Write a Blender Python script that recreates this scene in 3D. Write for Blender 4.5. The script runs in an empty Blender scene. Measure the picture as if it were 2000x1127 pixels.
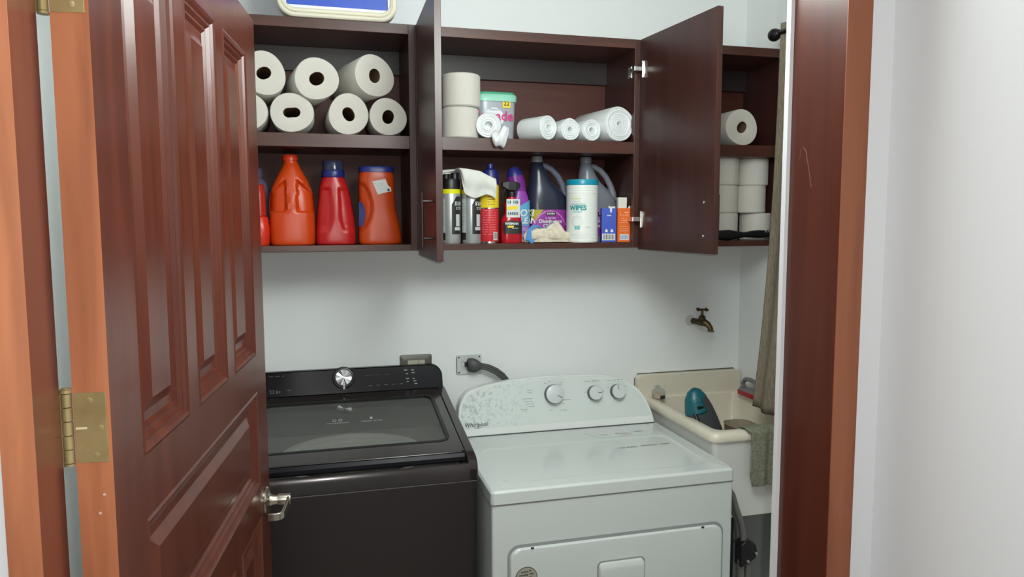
import bpy, math, random
from mathutils import Vector, Matrix
random.seed(7)
S = bpy.context.scene
COL = S.collection
H = 1.65                       # eye height

# ------------------------------------------------------------------ camera
YAW, PITCH, ROLL, FPX = .2612, .0928, .0025, 1430.0
def cam_axes():
    cy, sy, cp, sp = math.cos(YAW), math.sin(YAW), math.cos(PITCH), math.sin(PITCH)
    f = Vector((sy*cp, cy*cp, -sp)); r = Vector((cy, -sy, 0)); d = f.cross(r)
    r2 = r*math.cos(ROLL) + d*math.sin(ROLL); d2 = -r*math.sin(ROLL) + d*math.cos(ROLL)
    return r2, d2, f
r_, d_, f_ = cam_axes()
cam_data = bpy.data.cameras.new('camera')
cam_data.sensor_width = 36; cam_data.lens = FPX/2000*36; cam_data.clip_start = .02
cam = bpy.data.objects.new('camera', cam_data); COL.objects.link(cam)
cam.matrix_world = Matrix(((r_.x, -d_.x, -f_.x, 0), (r_.y, -d_.y, -f_.y, 0), (r_.z, -d_.z, -f_.z, H), (0, 0, 0, 1)))
S.camera = cam

# ------------------------------------------------------------------ light
w = bpy.data.worlds.new('world'); S.world = w; w.use_nodes = True
w.node_tree.nodes['Background'].inputs[0].default_value = (.86, .93, 1, 1)
w.node_tree.nodes['Background'].inputs[1].default_value = .30
def area(name, loc, size, power, color, target):
    l = bpy.data.lights.new(name, 'AREA'); l.shape = 'DISK'; l.size = size; l.energy = power; l.color = color
    o = bpy.data.objects.new(name, l); COL.objects.link(o); o.location = loc
    o.rotation_euler = (Vector(target)-Vector(loc)).to_track_quat('-Z', 'Y').to_euler()
    return o
def bulb(name, loc, power, radius, color):
    l = bpy.data.lights.new(name, 'POINT'); l.energy = power; l.shadow_soft_size = radius; l.color = color
    o = bpy.data.objects.new(name, l); COL.objects.link(o); o.location = loc
bulb('laundry_bulb', (.46, 1.03, 2.20), 33.5, .22, (.925, 1.0, .965))
bulb('phone_flash', (.015, -.01, 1.665), 23, .006, (1.0, .965, .92))
area('hall_ceiling_light', (-.25, -.9, 2.55), .5, 4, (1.0, .98, .97), (.0, -.4, 0))
S.view_settings.view_transform = 'Standard'; S.view_settings.look = 'None'
S.view_settings.exposure = 0.0; S.view_settings.gamma = 1; S.view_settings.use_curve_mapping = False

# ------------------------------------------------------------------ materials
def lin(c):
    return tuple(((v/255)/12.92 if v/255 <= .04045 else ((v/255+.055)/1.055)**2.4) for v in c) + (1,)
def inp(b, n, v):
    if n in b.inputs: b.inputs[n].default_value = v
def mat(name, c, rough=.5, metal=0, spec=.5, coat=0, trans=0, noise=None, bump=0, bscale=60, sheen=0, sss=0):
    m = bpy.data.materials.new(name); m.use_nodes = True; t = m.node_tree; b = t.nodes['Principled BSDF']
    inp(b, 'Base Color', lin(c)); inp(b, 'Roughness', rough); inp(b, 'Metallic', metal); inp(b, 'Specular IOR Level', spec)
    inp(b, 'Coat Weight', coat); inp(b, 'Coat Roughness', .08); inp(b, 'Transmission Weight', trans); inp(b, 'Sheen Weight', sheen)
    if sss: inp(b, 'Subsurface Weight', sss); inp(b, 'Subsurface Radius', (.01, .01, .01)); inp(b, 'Subsurface Scale', 1)
    tc = t.nodes.new('ShaderNodeTexCoord')
    if noise:
        c2, sc, lo, hi = noise[:4]; stretch = noise[4] if len(noise) > 4 else (1, 1, 1)
        mp = t.nodes.new('ShaderNodeMapping'); mp.inputs['Scale'].default_value = stretch
        n = t.nodes.new('ShaderNodeTexNoise'); n.inputs['Scale'].default_value = sc; n.inputs['Detail'].default_value = 6
        n.inputs['Distortion'].default_value = .6 if len(noise) > 4 else 0
        r = t.nodes.new('ShaderNodeValToRGB'); r.color_ramp.elements[0].position = lo; r.color_ramp.elements[1].position = hi
        r.color_ramp.elements[0].color = lin(c); r.color_ramp.elements[1].color = lin(c2)
        t.links.new(tc.outputs['Object'], mp.inputs[0]); t.links.new(mp.outputs[0], n.inputs['Vector'])
        t.links.new(n.outputs[0], r.inputs[0]); t.links.new(r.outputs[0], b.inputs['Base Color'])
    if bump:
        n2 = t.nodes.new('ShaderNodeTexNoise'); n2.inputs['Scale'].default_value = bscale; n2.inputs['Detail'].default_value = 4
        bp = t.nodes.new('ShaderNodeBump'); bp.inputs['Strength'].default_value = bump; bp.inputs['Distance'].default_value = .004
        t.links.new(tc.outputs['Object'], n2.inputs['Vector']); t.links.new(n2.outputs[0], bp.inputs['Height'])
        t.links.new(bp.outputs[0], b.inputs['Normal'])
    return m
M = {}
M['paint'] = mat('wall_paint', (241, 244, 243), .55, noise=((236, 239, 238), 1.6, .4, .65), bump=.05, bscale=90)
M['hallpaint'] = mat('hall_paint', (208, 211, 213), .5, bump=.04, bscale=120)
M['ceil'] = mat('ceiling_paint', (244, 245, 244), .8, bump=.04)
M['tile'] = mat('floor_tile', (176, 168, 156), .35, noise=((156, 148, 136), 5, .4, .7))
M['door'] = mat('mahogany', (82, 37, 25), .3, coat=.08, noise=((98, 47, 31), 3.2, .38, .72, (9, 9, .8)), bump=.03, bscale=30)
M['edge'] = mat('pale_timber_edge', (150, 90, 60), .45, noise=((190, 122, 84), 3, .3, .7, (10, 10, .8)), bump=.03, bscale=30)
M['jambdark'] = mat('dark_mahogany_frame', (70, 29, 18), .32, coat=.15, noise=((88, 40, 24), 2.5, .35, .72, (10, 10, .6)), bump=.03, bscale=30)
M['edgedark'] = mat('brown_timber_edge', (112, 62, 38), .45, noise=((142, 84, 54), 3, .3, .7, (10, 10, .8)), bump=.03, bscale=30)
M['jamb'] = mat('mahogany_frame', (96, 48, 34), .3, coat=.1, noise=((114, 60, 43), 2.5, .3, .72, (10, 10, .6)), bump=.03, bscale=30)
M['cab'] = mat('dark_brown_laminate', (58, 32, 28), .34, noise=((70, 38, 32), 3.0, .4, .7, (8, 8, .7)))
M['cabh'] = mat('dark_brown_laminate_board', (74, 43, 35), .34, noise=((88, 50, 40), 3.0, .4, .7, (.7, 8, 8)))  # same laminate for flat boards, colour raised for the light on shelf fronts
M['cabback'] = mat('reddish_brown_panel', (76, 31, 22), .55, noise=((86, 39, 28), 3.0, .4, .7, (.7, 8, 8)))
M['cabrail'] = mat('charcoal_brown_rail', (40, 30, 30), .45)
M['brass'] = mat('aged_brass', (186, 170, 122), .32, .5, noise=((164, 148, 102), 25, .4, .7))
M['nickel'] = mat('satin_nickel', (205, 198, 184), .25, 1)
M['steel'] = mat('plated_steel', (214, 214, 208), .25, 1)
M['chrome'] = mat('chrome', (225, 226, 228), .1, 1)
M['blackmetal'] = mat('black_metal', (22, 20, 20), .35, .3)
M['blackplastic'] = mat('black_plastic', (20, 20, 22), .4)
M['darkgrey'] = mat('dark_grey_plastic', (74, 76, 76), .5)
M['white'] = mat('white_plastic', (236, 238, 236), .3)
M['paper'] = mat('soft_paper', (212, 207, 197), .95, bump=.25, bscale=220, sheen=.2)
M['card'] = mat('brown_cardboard', (120, 92, 68), .9)
M['plasticbag'] = mat('white_film', (240, 244, 244), .3, sss=.3, bump=.25, bscale=90)
M['washer'] = mat('graphite_steel', (58, 52, 52), .38, .5)
M['washertop'] = mat('graphite_gloss_plastic', (50, 44, 43), .2, .15, coat=.3)
M['panel'] = mat('black_gloss_panel', (14, 12, 18), .2, spec=.25)
M['print'] = mat('pale_grey_print', (176, 178, 184), .6)
M['dimprint'] = mat('dim_grey_print', (84, 84, 92), .6)
M['appliance'] = mat('white_enamel', (212, 218, 215), .2, coat=.3)
M['console'] = mat('white_console_enamel', (218, 226, 222), .4)
def worn(m, dirt):
    t = m.node_tree; b = t.nodes['Principled BSDF']; L = t.links.new
    tc = t.nodes.new('ShaderNodeTexCoord'); n = t.nodes.new('ShaderNodeTexNoise'); n.inputs['Scale'].default_value = 80; n.inputs['Detail'].default_value = 5
    r = t.nodes.new('ShaderNodeValToRGB'); r.color_ramp.elements[0].position = .50; r.color_ramp.elements[1].position = .66
    sx = t.nodes.new('ShaderNodeSeparateXYZ'); mr = t.nodes.new('ShaderNodeMapRange')      # wear fades out to the right of the panel
    mr.inputs['From Min'].default_value = -.08; mr.inputs['From Max'].default_value = -.28
    mu = t.nodes.new('ShaderNodeMath'); mu.operation = 'MULTIPLY'
    mx = t.nodes.new('ShaderNodeMix'); mx.data_type = 'RGBA'; mx.inputs[6].default_value = b.inputs['Base Color'].default_value; mx.inputs[7].default_value = lin(dirt)
    L(tc.outputs['Object'], n.inputs['Vector']); L(n.outputs[0], r.inputs[0]); L(tc.outputs['Object'], sx.inputs[0]); L(sx.outputs[0], mr.inputs[0])
    L(r.outputs[0], mu.inputs[0]); L(mr.outputs[0], mu.inputs[1]); L(mu.outputs[0], mx.inputs[0]); L(mx.outputs[2], b.inputs['Base Color'])
worn(M['console'], (184, 192, 191))
M['groove'] = mat('grey_gasket', (148, 152, 150), .7)
M['greyprint'] = mat('grey_print', (120, 128, 126), .7)
M['blackprint'] = mat('dark_print', (44, 46, 48), .7)
M['sink'] = mat('cream_enamel', (226, 219, 200), .25, noise=((214, 204, 182), 4, .45, .75))
M['sinkout'] = mat('white_enamel_sink', (224, 224, 218), .3)
M['mould'] = mat('dark_sealant', (96, 92, 72), .9)
M['bronze'] = mat('old_brass_tap', (112, 94, 66), .42, .9, noise=((70, 60, 44), 60, .4, .65))
M['curtain'] = mat('taupe_linen', (150, 138, 118), .95, noise=((126, 114, 96), 40, .4, .65, (5, 5, 1)), bump=.3, bscale=300)
M['towel'] = mat('sage_towel', (136, 138, 118), 1, noise=((116, 118, 98), 120, .4, .6), bump=.6, bscale=350)
M['cloth'] = mat('off_white_cloth', (222, 222, 214), .95, bump=.2, bscale=160)
M['rag'] = mat('cream_terry', (226, 216, 196), 1, noise=((206, 194, 172), 90, .4, .65), bump=.6, bscale=240)
def C(name, c, rough=.35, **k):
    if name not in M: M[name] = mat(name, c, rough, **k)
    return M[name]
# tinted see-through materials
def glassy(name, tint, alpha, rough=.05, gloss=.1):
    m = bpy.data.materials.new(name); m.use_nodes = True; t = m.node_tree; t.nodes.clear()
    o = t.nodes.new('ShaderNodeOutputMaterial'); a = t.nodes.new('ShaderNodeBsdfTransparent'); a.inputs[0].default_value = lin(tint)
    p = t.nodes.new('ShaderNodeBsdfPrincipled'); inp(p, 'Base Color', lin(tint)); inp(p, 'Roughness', rough)
    mx = t.nodes.new('ShaderNodeMixShader'); mx.inputs[0].default_value = alpha
    t.links.new(a.outputs[0], mx.inputs[1]); t.links.new(p.outputs[0], mx.inputs[2]); t.links.new(mx.outputs[0], o.inputs[0])
    M[name] = m; return m
glassy('smoked_glass', (222, 222, 218), .10, .03)
glassy('clear_plastic', (232, 234, 232), .22, .08)
glassy('frosted_plastic', (214, 218, 216), .55, .3)
glassy('smoky_plastic', (200, 190, 174), .3, .15)
glassy('smoky_cap', (58, 64, 92), .72, .1)

# ------------------------------------------------------------------ geometry helper
class G:
    def __init__(s): s.v = []; s.f = []; s.m = []
    def add(s, vs, fs, m=0):
        k = len(s.v); s.v += [tuple(p) for p in vs]; s.f += [tuple(i+k for i in f) for f in fs]; s.m += [m]*len(fs); return s
    def box(s, x0, x1, y0, y1, z0, z1, m=0):
        v = [(x, y, z) for z in (z0, z1) for y in (y0, y1) for x in (x0, x1)]
        return s.add(v, [(0, 2, 3, 1), (4, 5, 7, 6), (0, 1, 5, 4), (2, 6, 7, 3), (0, 4, 6, 2), (1, 3, 7, 5)], m)
    def loft(s, rings, m=0, caps=(True, True), closed=True):
        n = len(rings[0]); v = [p for r in rings for p in r]; f = []
        for i in range(len(rings)-1):
            for j in range(n if closed else n-1):
                a, b = i*n+j, i*n+(j+1) % n; f.append((a, b, b+n, a+n))
        if caps[0]: f.append(tuple(range(n))[::-1])
        if caps[1]: f.append(tuple(range((len(rings)-1)*n, len(rings)*n)))
        return s.add(v, f, m)
    def lathe(s, prof, c=(0, 0, 0), axis='Z', seg=32, m=0, rf=None, caps=(True, True)):
        rings = []
        for r, h in prof:
            ring = []
            for k in range(seg):
                a = 2*math.pi*k/seg; q = r*(rf(a) if rf else 1); x, y = q*math.cos(a), q*math.sin(a)
                p = {'Z': (x, y, h), 'Y': (x, h, -y), 'X': (h, x, y)}[axis]
                ring.append((c[0]+p[0], c[1]+p[1], c[2]+p[2]))
            rings.append(ring)
        return s.loft(rings, m, caps)
    def tube(s, pts, r, seg=10, m=0, caps=True, sx=1):
        pts = [Vector(p) for p in pts]; n = len(pts); rr = r if isinstance(r, (list, tuple)) else [r]*n
        rings = []; up = None
        for i, p in enumerate(pts):
            t = (pts[min(i+1, n-1)]-pts[max(i-1, 0)]).normalized()
            if up is None: up = t.orthogonal().normalized()
            up = (up-t*up.dot(t)).normalized(); b = t.cross(up)
            rings.append([tuple(p+up*(rr[i]*math.cos(2*math.pi*k/seg))*sx+b*(rr[i]*math.sin(2*math.pi*k/seg))) for k in range(seg)])
        return s.loft(rings, m, (caps, caps))
    def prism(s, out, d0, d1, fn, m=0):
        """outline of 2D points swept from d0 to d1; fn(a, b, d) gives the 3D point"""
        return s.loft([[fn(a, b, d0) for a, b in out], [fn(a, b, d1) for a, b in out]], m)
    def ringplate(s, outer, inner, d0, d1, fn, m=0):
        n = len(outer)
        v = [fn(a, b, d0) for a, b in outer]+[fn(a, b, d0) for a, b in inner]+[fn(a, b, d1) for a, b in outer]+[fn(a, b, d1) for a, b in inner]
        f = []
        for i in range(n):
            j = (i+1) % n
            f += [(i, j, n+j, n+i), (2*n+i, 3*n+i, 3*n+j, 2*n+j), (i, 2*n+i, 2*n+j, j), (n+i, n+j, 3*n+j, 3*n+i)]
        return s.add(v, f, m)
    def grid(s, fn, nu, nv, m=0):
        v = [fn(i/nu, j/nv) for j in range(nv+1) for i in range(nu+1)]
        f = [(j*(nu+1)+i, j*(nu+1)+i+1, (j+1)*(nu+1)+i+1, (j+1)*(nu+1)+i) for j in range(nv) for i in range(nu)]
        return s.add(v, f, m)
def rrect(x0, x1, y0, y1, r, n=6):
    if not isinstance(r, (list, tuple)): r = [r]*4
    P = []
    for (cx, cy, a0, q) in ((x1, y1, 0, r[0]), (x0, y1, 90, r[1]), (x0, y0, 180, r[2]), (x1, y0, 270, r[3])):
        sx = -1 if cx == x1 else 1; sy = -1 if cy == y1 else 1
        for k in range(n+1):
            a = math.radians(a0+90*k/n); P.append((cx+sx*q+q*math.cos(a), cy+sy*q+q*math.sin(a)))
    return P
XZ = lambda a, b, d: (a, d, b)
XY = lambda a, b, d: (a, b, d)
YZ = lambda a, b, d: (d, a, b)

ORG = {}
def mesh_of(name, g, mats, smooth):
    me = bpy.data.meshes.new(name); me.from_pydata(g.v, [], g.f); me.validate()
    for m in (mats if isinstance(mats, (list, tuple)) else [mats]): me.materials.append(M[m] if isinstance(m, str) else m)
    if len(me.polygons) == len(g.m): me.polygons.foreach_set('material_index', g.m)
    import bmesh
    bm = bmesh.new(); bm.from_mesh(me); bmesh.ops.recalc_face_normals(bm, faces=bm.faces); bm.to_mesh(me); bm.free()
    if smooth:
        me.shade_smooth(); me.set_sharp_from_angle(angle=math.radians(smooth))
    return me
def obj(name, g, mats, parent=None, smooth=35, bevel=0, origin=None, label=None, sub=0, solid=0):
    o0 = Vector(origin) if origin is not None else (ORG.get(parent.name, Vector()) if parent else Vector())
    if o0.length > 0: g.v = [(x-o0.x, y-o0.y, z-o0.z) for x, y, z in g.v]
    o = bpy.data.objects.new(name, mesh_of(name, g, mats, smooth)); COL.objects.link(o)
    if parent: o.parent = parent
    elif origin is not None: o.location = o0
    ORG[o.name] = o0
    if solid: md = o.modifiers.new('thickness', 'SOLIDIFY'); md.thickness = solid; md.offset = 0
    if sub: md = o.modifiers.new('soft', 'SUBSURF'); md.levels = sub; md.render_levels = sub
    if bevel:
        md = o.modifiers.new('bevel', 'BEVEL'); md.width = bevel; md.segments = 2; md.limit_method = 'ANGLE'; md.angle_limit = math.radians(40)
        md.harden_normals = False
    if label: o['label'] = label
    return o
def thing(name, label, cat, loc, rotz=0, group=None, local=False):
    o = bpy.data.objects.new(name, None); o.empty_display_size = .05; COL.objects.link(o); o.location = loc; o.rotation_euler = (0, 0, rotz)
    o['label'] = label; o['category'] = cat
    if group: o['group'] = group
    ORG[o.name] = Vector() if local else Vector(loc)
    return o
def tag(o, label, cat, group=None):
    o['label'] = label; o['category'] = cat
    if group: o['group'] = group
    return o
def struct(name, g, mats, smooth=0, bevel=0):
    o = obj(name, g, mats, None, smooth, bevel); o['kind'] = 'structure'; return o
def dup(root, loc, rotz=None, label=None):
    r = root.copy(); COL.objects.link(r); r.location = loc
    if rotz is not None: r.rotation_euler = (0, 0, rotz)
    if label: r['label'] = label
    for ch in list(root.children):
        c = ch.copy(); COL.objects.link(c); c.parent = r
        for q in list(ch.children):
            d = q.copy(); COL.objects.link(d); d.parent = c
    return r
def text_mesh(txt, size, bold=0, shear=0, align='CENTER'):
    cu = bpy.data.curves.new('lettering', 'FONT'); cu.body = txt; cu.size = size; cu.align_x = align; cu.align_y = 'CENTER'
    cu.offset = bold; cu.shear = shear; cu.resolution_u = 3
    o = bpy.data.objects.new('lettering', cu); COL.objects.link(o); bpy.context.view_layer.update()
    me = bpy.data.meshes.new_from_object(o.evaluated_get(bpy.context.evaluated_depsgraph_get()))
    v = [tuple(p.co) for p in me.vertices]; f = [tuple(p.vertices) for p in me.polygons]
    bpy.data.objects.remove(o); bpy.data.curves.remove(cu); bpy.data.meshes.remove(me)
    return v, f
def letters(g, txt, size, fn, m=0, **k):
    v, f = text_mesh(txt, size, **k); g.add([fn(p[0], p[1]) for p in v], f, m); return g
def dashes(g, x0, x1, y, h, fn, m=0, n=8, fill=.75):
    """a line of small print too fine to read"""
    x = x0; step = (x1-x0)/n
    for i in range(n):
        wd = step*fill*(.7+.5*random.random())
        if random.random() < .12: x += step; continue
        q = [(x, y), (min(x+wd, x1), y), (min(x+wd, x1), y+h), (x, y+h)]
        g.add([fn(a, b) for a, b in q], [(0, 1, 2, 3)], m); x += step
    return g
def sell(cx, cy, a, b, n, th):
    c, s_ = math.cos(th), math.sin(th)
    return cx+a*math.copysign(abs(c)**(2/n), c), cy+b*math.copysign(abs(s_)**(2/n), s_)
def interp(keys, t):
    for i in range(len(keys)-1):
        a, b = keys[i], keys[i+1]
        if t <= b[0] or i == len(keys)-2:
            u = max(0, min(1, (t-a[0])/(b[0]-a[0]))) if b[0] != a[0] else 0
            return [p+(q-p)*u for p, q in zip(a, b)]
def smoothkeys(keys, n):
    """catmull-rom resample of section keys (first value = height)"""
    out = []
    for i in range(len(keys)-1):
        p0, p1, p2, p3 = keys[max(i-1, 0)], keys[i], keys[i+1], keys[min(i+2, len(keys)-1)]
        for k in range(n):
            t = k/n
            out.append([.5*(2*b+(c-a)*t+(2*a-5*b+4*c-d)*t*t+(3*b-a-3*c+d)*t**3) for a, b, c, d in zip(p0, p1, p2, p3)])
    out.append(list(keys[-1])); return out
def bodyloft(g, keys, seg=40, m=0, smoothn=0, disp=None, caps=(True, True)):
    """keys: (z, cx, cy, half width, half depth, exponent)"""
    ks = smoothkeys(keys, smoothn) if smoothn else keys
    rings = []
    for z, cx, cy, a, b, n in ks:
        ring = []
        for k in range(seg):
            x, y = sell(cx, cy, a, b, n, 2*math.pi*k/seg)
            if disp: x, y = disp(x, y, z, cx, cy, a, b)
            ring.append((x, y, z))
        rings.append(ring)
    return g.loft(rings, m, caps)
def cylfn(c, r, ang, z0):
    """maps flat (u, v) onto a cylinder round c; ang = facing direction"""
    return lambda u, v: (c[0]+r*math.sin(ang+u/r), c[1]-r*math.cos(ang+u/r), z0+v)
def cylpatch(g, c, r, a0, a1, z0, z1, m=0, n=16):
    return g.grid(lambda u, v: (c[0]+r*math.sin(a0+(a1-a0)*u), c[1]-r*math.cos(a0+(a1-a0)*u), z0+(z1-z0)*v), n, 1, m)

# ================================================================== the setting
WB, XL, XR = 2.53, -.90, 1.60                # back wall, left wall, right wall
struct('floor', G().box(-1.6, 1.75, -2.6, 2.65, -.06, 0), 'tile')
struct('ceiling', G().box(-1.6, 1.75, -2.6, 2.65, 2.6, 2.68), 'ceil')
struct('wall_back', G().box(XL-.1, XR+.1, WB, WB+.1, 0, 2.6), 'paint')
struct('wall_left', G().box(XL-.1, XL, .853, WB, 0, 2.6), 'paint')
struct('wall_right', G().box(XR, XR+.1, .853, WB, 0, 2.6), 'paint')
g = G()
g.box(-1.6, -.284, .76, .853, 0, 2.6); g.box(.6445, 1.70, .765, .853, 0, 2.6); g.box(-.284, .6445, .76, .853, 2.125, 2.6)
g.box(.6045, 1.60, .853, .862, 0, 2.6)        # plaster of the laundry side, running just past the frame
struct('wall_front', g, 'hallpaint')
struct('wall_hall', G().box(.687, .787, -2.6, .765, 0, 2.6), 'hallpaint')
struct('wall_hall_left', G().box(-1.6, -1.5, -2.6, .76, 0, 2.6), 'hallpaint')
# door frame with the rabbet the door closes into
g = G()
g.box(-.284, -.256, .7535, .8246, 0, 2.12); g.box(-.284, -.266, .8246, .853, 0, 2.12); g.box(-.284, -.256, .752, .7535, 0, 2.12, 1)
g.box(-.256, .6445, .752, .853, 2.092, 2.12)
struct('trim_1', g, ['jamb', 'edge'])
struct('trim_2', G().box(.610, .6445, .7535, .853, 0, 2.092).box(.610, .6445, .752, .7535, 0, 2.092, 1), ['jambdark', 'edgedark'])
# scratch on the right jamb stays as a worn mark of its own
g = G(); g.tube([(.6099, .833, 1.728), (.6099, .831, 1.739), (.6099, .826, 1.742), (.6099, .821, 1.738), (.6099, .814, 1.714), (.6099, .808, 1.691)], .0005, 5)
scr = obj('scratch', g, C('pale_scratch', (118, 78, 64), .8), bpy.data.objects['trim_2'])

# ================================================================== panelled door (open into the laundry)
PH = math.radians(6.6)
DO = Vector((-.211, .829, 0)); DE = Vector((math.sin(PH), math.cos(PH), 0)); DN = Vector((math.cos(PH), -math.sin(PH), 0))
def dp(u, z, off=0):
    p = DO+DE*u+DN*off; return (p.x, p.y, z)
DW, DT, DTOP = .842, .036, 2.068
PAN = [(.088, .276, 1.375, 1.982), (.326, .506, 1.375, 1.982), (.558, .746, 1.375, 1.982), (.088, .746, 1.100, 1.300),
       (.088, .276, .22, 1.035), (.326, .506, .22, 1.035), (.558, .746, .22, 1.035)]
def door_panel_rings(p):
    u0, u1, z0, z1 = p
    prof = [(0, 0), (.004, .0015), (.009, -.001), (.012, -.005), (.016, -.0045), (.021, -.010), (.025, -.0095), (.030, -.014), (.042, -.014), (.058, -.006), (.075, -.006)]
    return [[(u0+i, z0+i, d), (u1-i, z0+i, d), (u1-i, z1-i, d), (u0+i, z1-i, d)] for i, d in prof]
g = G()
us = sorted({0, DW} | {p[0] for p in PAN} | {p[1] for p in PAN}); zs = sorted({.01, DTOP} | {p[2] for p in PAN} | {p[3] for p in PAN})
for side in (0, 1):
    fx = (lambda u, z, d: dp(u, z, d)) if side == 0 else (lambda u, z, d: dp(u, z, -DT-d))
    for i in range(len(us)-1):
        for j in range(len(zs)-1):
            cu, cz = (us[i]+us[i+1])/2, (zs[j]+zs[j+1])/2
            if any(p[0] < cu < p[1] and p[2] < cz < p[3] for p in PAN): continue
            g.add([fx(us[i], zs[j], 0), fx(us[i+1], zs[j], 0), fx(us[i+1], zs[j+1], 0), fx(us[i], zs[j+1], 0)], [(0, 1, 2, 3)])
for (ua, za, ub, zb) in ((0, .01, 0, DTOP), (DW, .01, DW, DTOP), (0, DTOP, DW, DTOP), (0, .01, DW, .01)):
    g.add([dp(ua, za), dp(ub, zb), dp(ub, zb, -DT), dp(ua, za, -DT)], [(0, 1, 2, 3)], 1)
door = thing('door_1', 'open brown mahogany panelled door with brass hinges and satin lever', 'door', (DO.x, DO.y, 0)); door['kind'] = 'structure'
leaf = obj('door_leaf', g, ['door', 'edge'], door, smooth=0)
for p in PAN:
    g = G()
    for side in (0, 1):
        rings = [[(dp(u, z, d) if side == 0 else dp(u, z, -DT-d)) for u, z, d in r] for r in door_panel_rings(p)]
        g.loft(rings, 0, (False, True))
    obj('raised_panel', g, 'door', leaf, smooth=0)
# specks of filler on the hinge edge
g = G()
for z, o in ((1.345, .015), (1.365, .010)):
    c = dp(-.0004, z, -o); g.lathe([(.0016, -.0003), (.0012, .0004)], c, 'Y', 8)
obj('filler_spot', g, C('pale_filler', (196, 172, 158), .7), door)
def door_hinge(zc):
    g = G()                                             # leaf on the door edge, seen face on
    q = [dp(-.0014, zc-.037, -.0345), dp(-.0014, zc-.037, -.0035), dp(-.0014, zc+.037, -.0035), dp(-.0014, zc+.037, -.0345)]
    b = [dp(.0002, z, o) for z, o in ((zc-.037, -.0345), (zc-.037, -.0035), (zc+.037, -.0035), (zc+.037, -.0345))]
    g.loft([b, q])
    h = obj('door_hinge', g, 'brass', door, smooth=0, bevel=.0004, label='aged brass butt hinge')
    px, py = -.2525, .8335
    g = G()
    for k in range(5):
        z0 = zc-.037+k*.0148; g.lathe([(.0045, z0+.0004), (.005, z0+.001), (.005, z0+.0138), (.0045, z0+.0144)], (px, py, 0), 'Z', 16)
    g.lathe([(.0038, zc+.037), (.0062, zc+.0375), (.0062, zc+.0405), (.004, zc+.0425), (.001, zc+.043)], (px, py, 0), 'Z', 16)
    g.lathe([(.0055, zc-.0395), (.0055, zc-.037)], (px, py, 0), 'Z', 16)
    obj('knuckle', g, 'brass', h)
    g = G(); g.box(-.2665, -.2655, .800, .8335, zc-.037, zc+.037); g.box(-.2665, px, .8330, .8342, zc-.037, zc+.037)
    obj('jamb_leaf', g, 'brass', h, smooth=0)
    for dz, o in ((.029, -.019), (0, -.0095), (-.029, -.015)):
        c = Vector(dp(-.0014, zc+dz, o)); g = G(); g.lathe([(.0001, 0), (.0028, 0), (.0032, -.0006), (.0014, -.0009)], tuple(c), 'Y', 14)
        obj('screw', g, 'brass', h)
    g = G(); c = dp(-.0016, zc, -.028); g.box(c[0]-.0055, c[0]+.0055, c[1]-.0004, c[1]+.0006, zc-.0012, zc+.0012)
    obj('slot', g, C('pale_brass_slot', (206, 196, 160), .5), h)
    return h
for zc in (1.437, 1.892, .95, .25): door_hinge(zc)
# lever handle
LU, LZ = .787, 1.052
rose = G()
def dpl(u, z, o): return dp(LU+u, LZ+z, o)
def disc_on_door(g, prof, u, z, seg=32):
    g.loft([[dpl(u+r*math.cos(2*math.pi*k/seg), z+r*math.sin(2*math.pi*k/seg), o) for k in range(seg)] for r, o in prof])
disc_on_door(rose, [(.001, .0002), (.029, .0002), (.0295, .004), (.027, .007), (.020, .0085), (.013, .012), (.0105, .018), (.0095, .030), (.001, .030)], 0, 0)
lev = obj('lever_handle', rose, 'nickel', door, label='satin nickel door lever')
g = G(); disc_on_door(g, [(.001, .028), (.0122, .028), (.0122, .052), (.0115, .054), (.001, .054)], 0, 0)
obj('hub', g, 'nickel', lev)
g = G()
path = [(0.010, 0, .050, .010), (-.02, -.001, .0505, .0095), (-.05, -.002, .0505, .0085), (-.078, -.002, .0500, .0075), (-.087, -.002, .046, .0075), (-.090, -.002, .040, .0075), (-.0905, -.002, .032, .0075), (-.0905, -.002, .022, .0072)]
rings = []
for k, (u, z, o, hh) in enumerate(path):
    a = min(k+1, len(path)-1); b = max(k-1, 0)
    du, do = path[a][0]-path[b][0], path[a][2]-path[b][2]; q = math.hypot(du, do); nu, no = -do/q*.003, du/q*.003
    rings.append([dpl(u-nu, z-hh, o-no), dpl(u+nu, z-hh, o+no), dpl(u+nu, z+hh, o+no), dpl(u-nu, z+hh, o-no)])
g.loft(rings); obj('grip', g, 'nickel', lev, smooth=40, bevel=.001)

# ================================================================== wall cabinets
YF, YBK = 2.25, WB-.002
def cabinet(x0, x1, label, doors=False):
    t = thing('wall_cabinet', label, 'cabinet', ((x0+x1)/2, YF, 1.559), 0, 'dark brown wall cabinets')
    zb, zt = 1.559, 2.233
    for a in (x0, x1-.020):
        obj('side_panel', G().box(a, a+.020, YF, YBK, zb, zt), 'cab', t, 0, .0008)
    obj('top_panel', G().box(x0+.020, x1-.020, YF, YBK, zt-.029, zt), 'cabh', t, 0, .0008)
    obj('bottom_panel', G().box(x0+.020, x1-.020, YF, YBK, zb, zb+.018), 'cabh', t, 0, .0008)
    obj('shelf', G().box(x0+.020, x1-.020, YF+.002, 2.505, 1.866, 1.905), 'cabh', t, 0, .0008)
    obj('back_panel', G().box(x0+.020, x1-.020, 2.505, 2.512, zb+.018, zt-.029), 'cabback', t, 0)
    obj('hanging_rail', G().box(x0+.020, x1-.020, 2.488, 2.505, zt-.105, zt-.029), 'cabrail', t, 0, .0008)
    return t
XA, XB, XC = -.395, .3025, 1.037
cl = cabinet(XA, XB, 'left wall cabinet holding paper towels above orange and red detergent jugs')
cm = cabinet(XB+.0005, XC, 'middle wall cabinet with both doors open, cleaning sprays and bag rolls inside')
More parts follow.
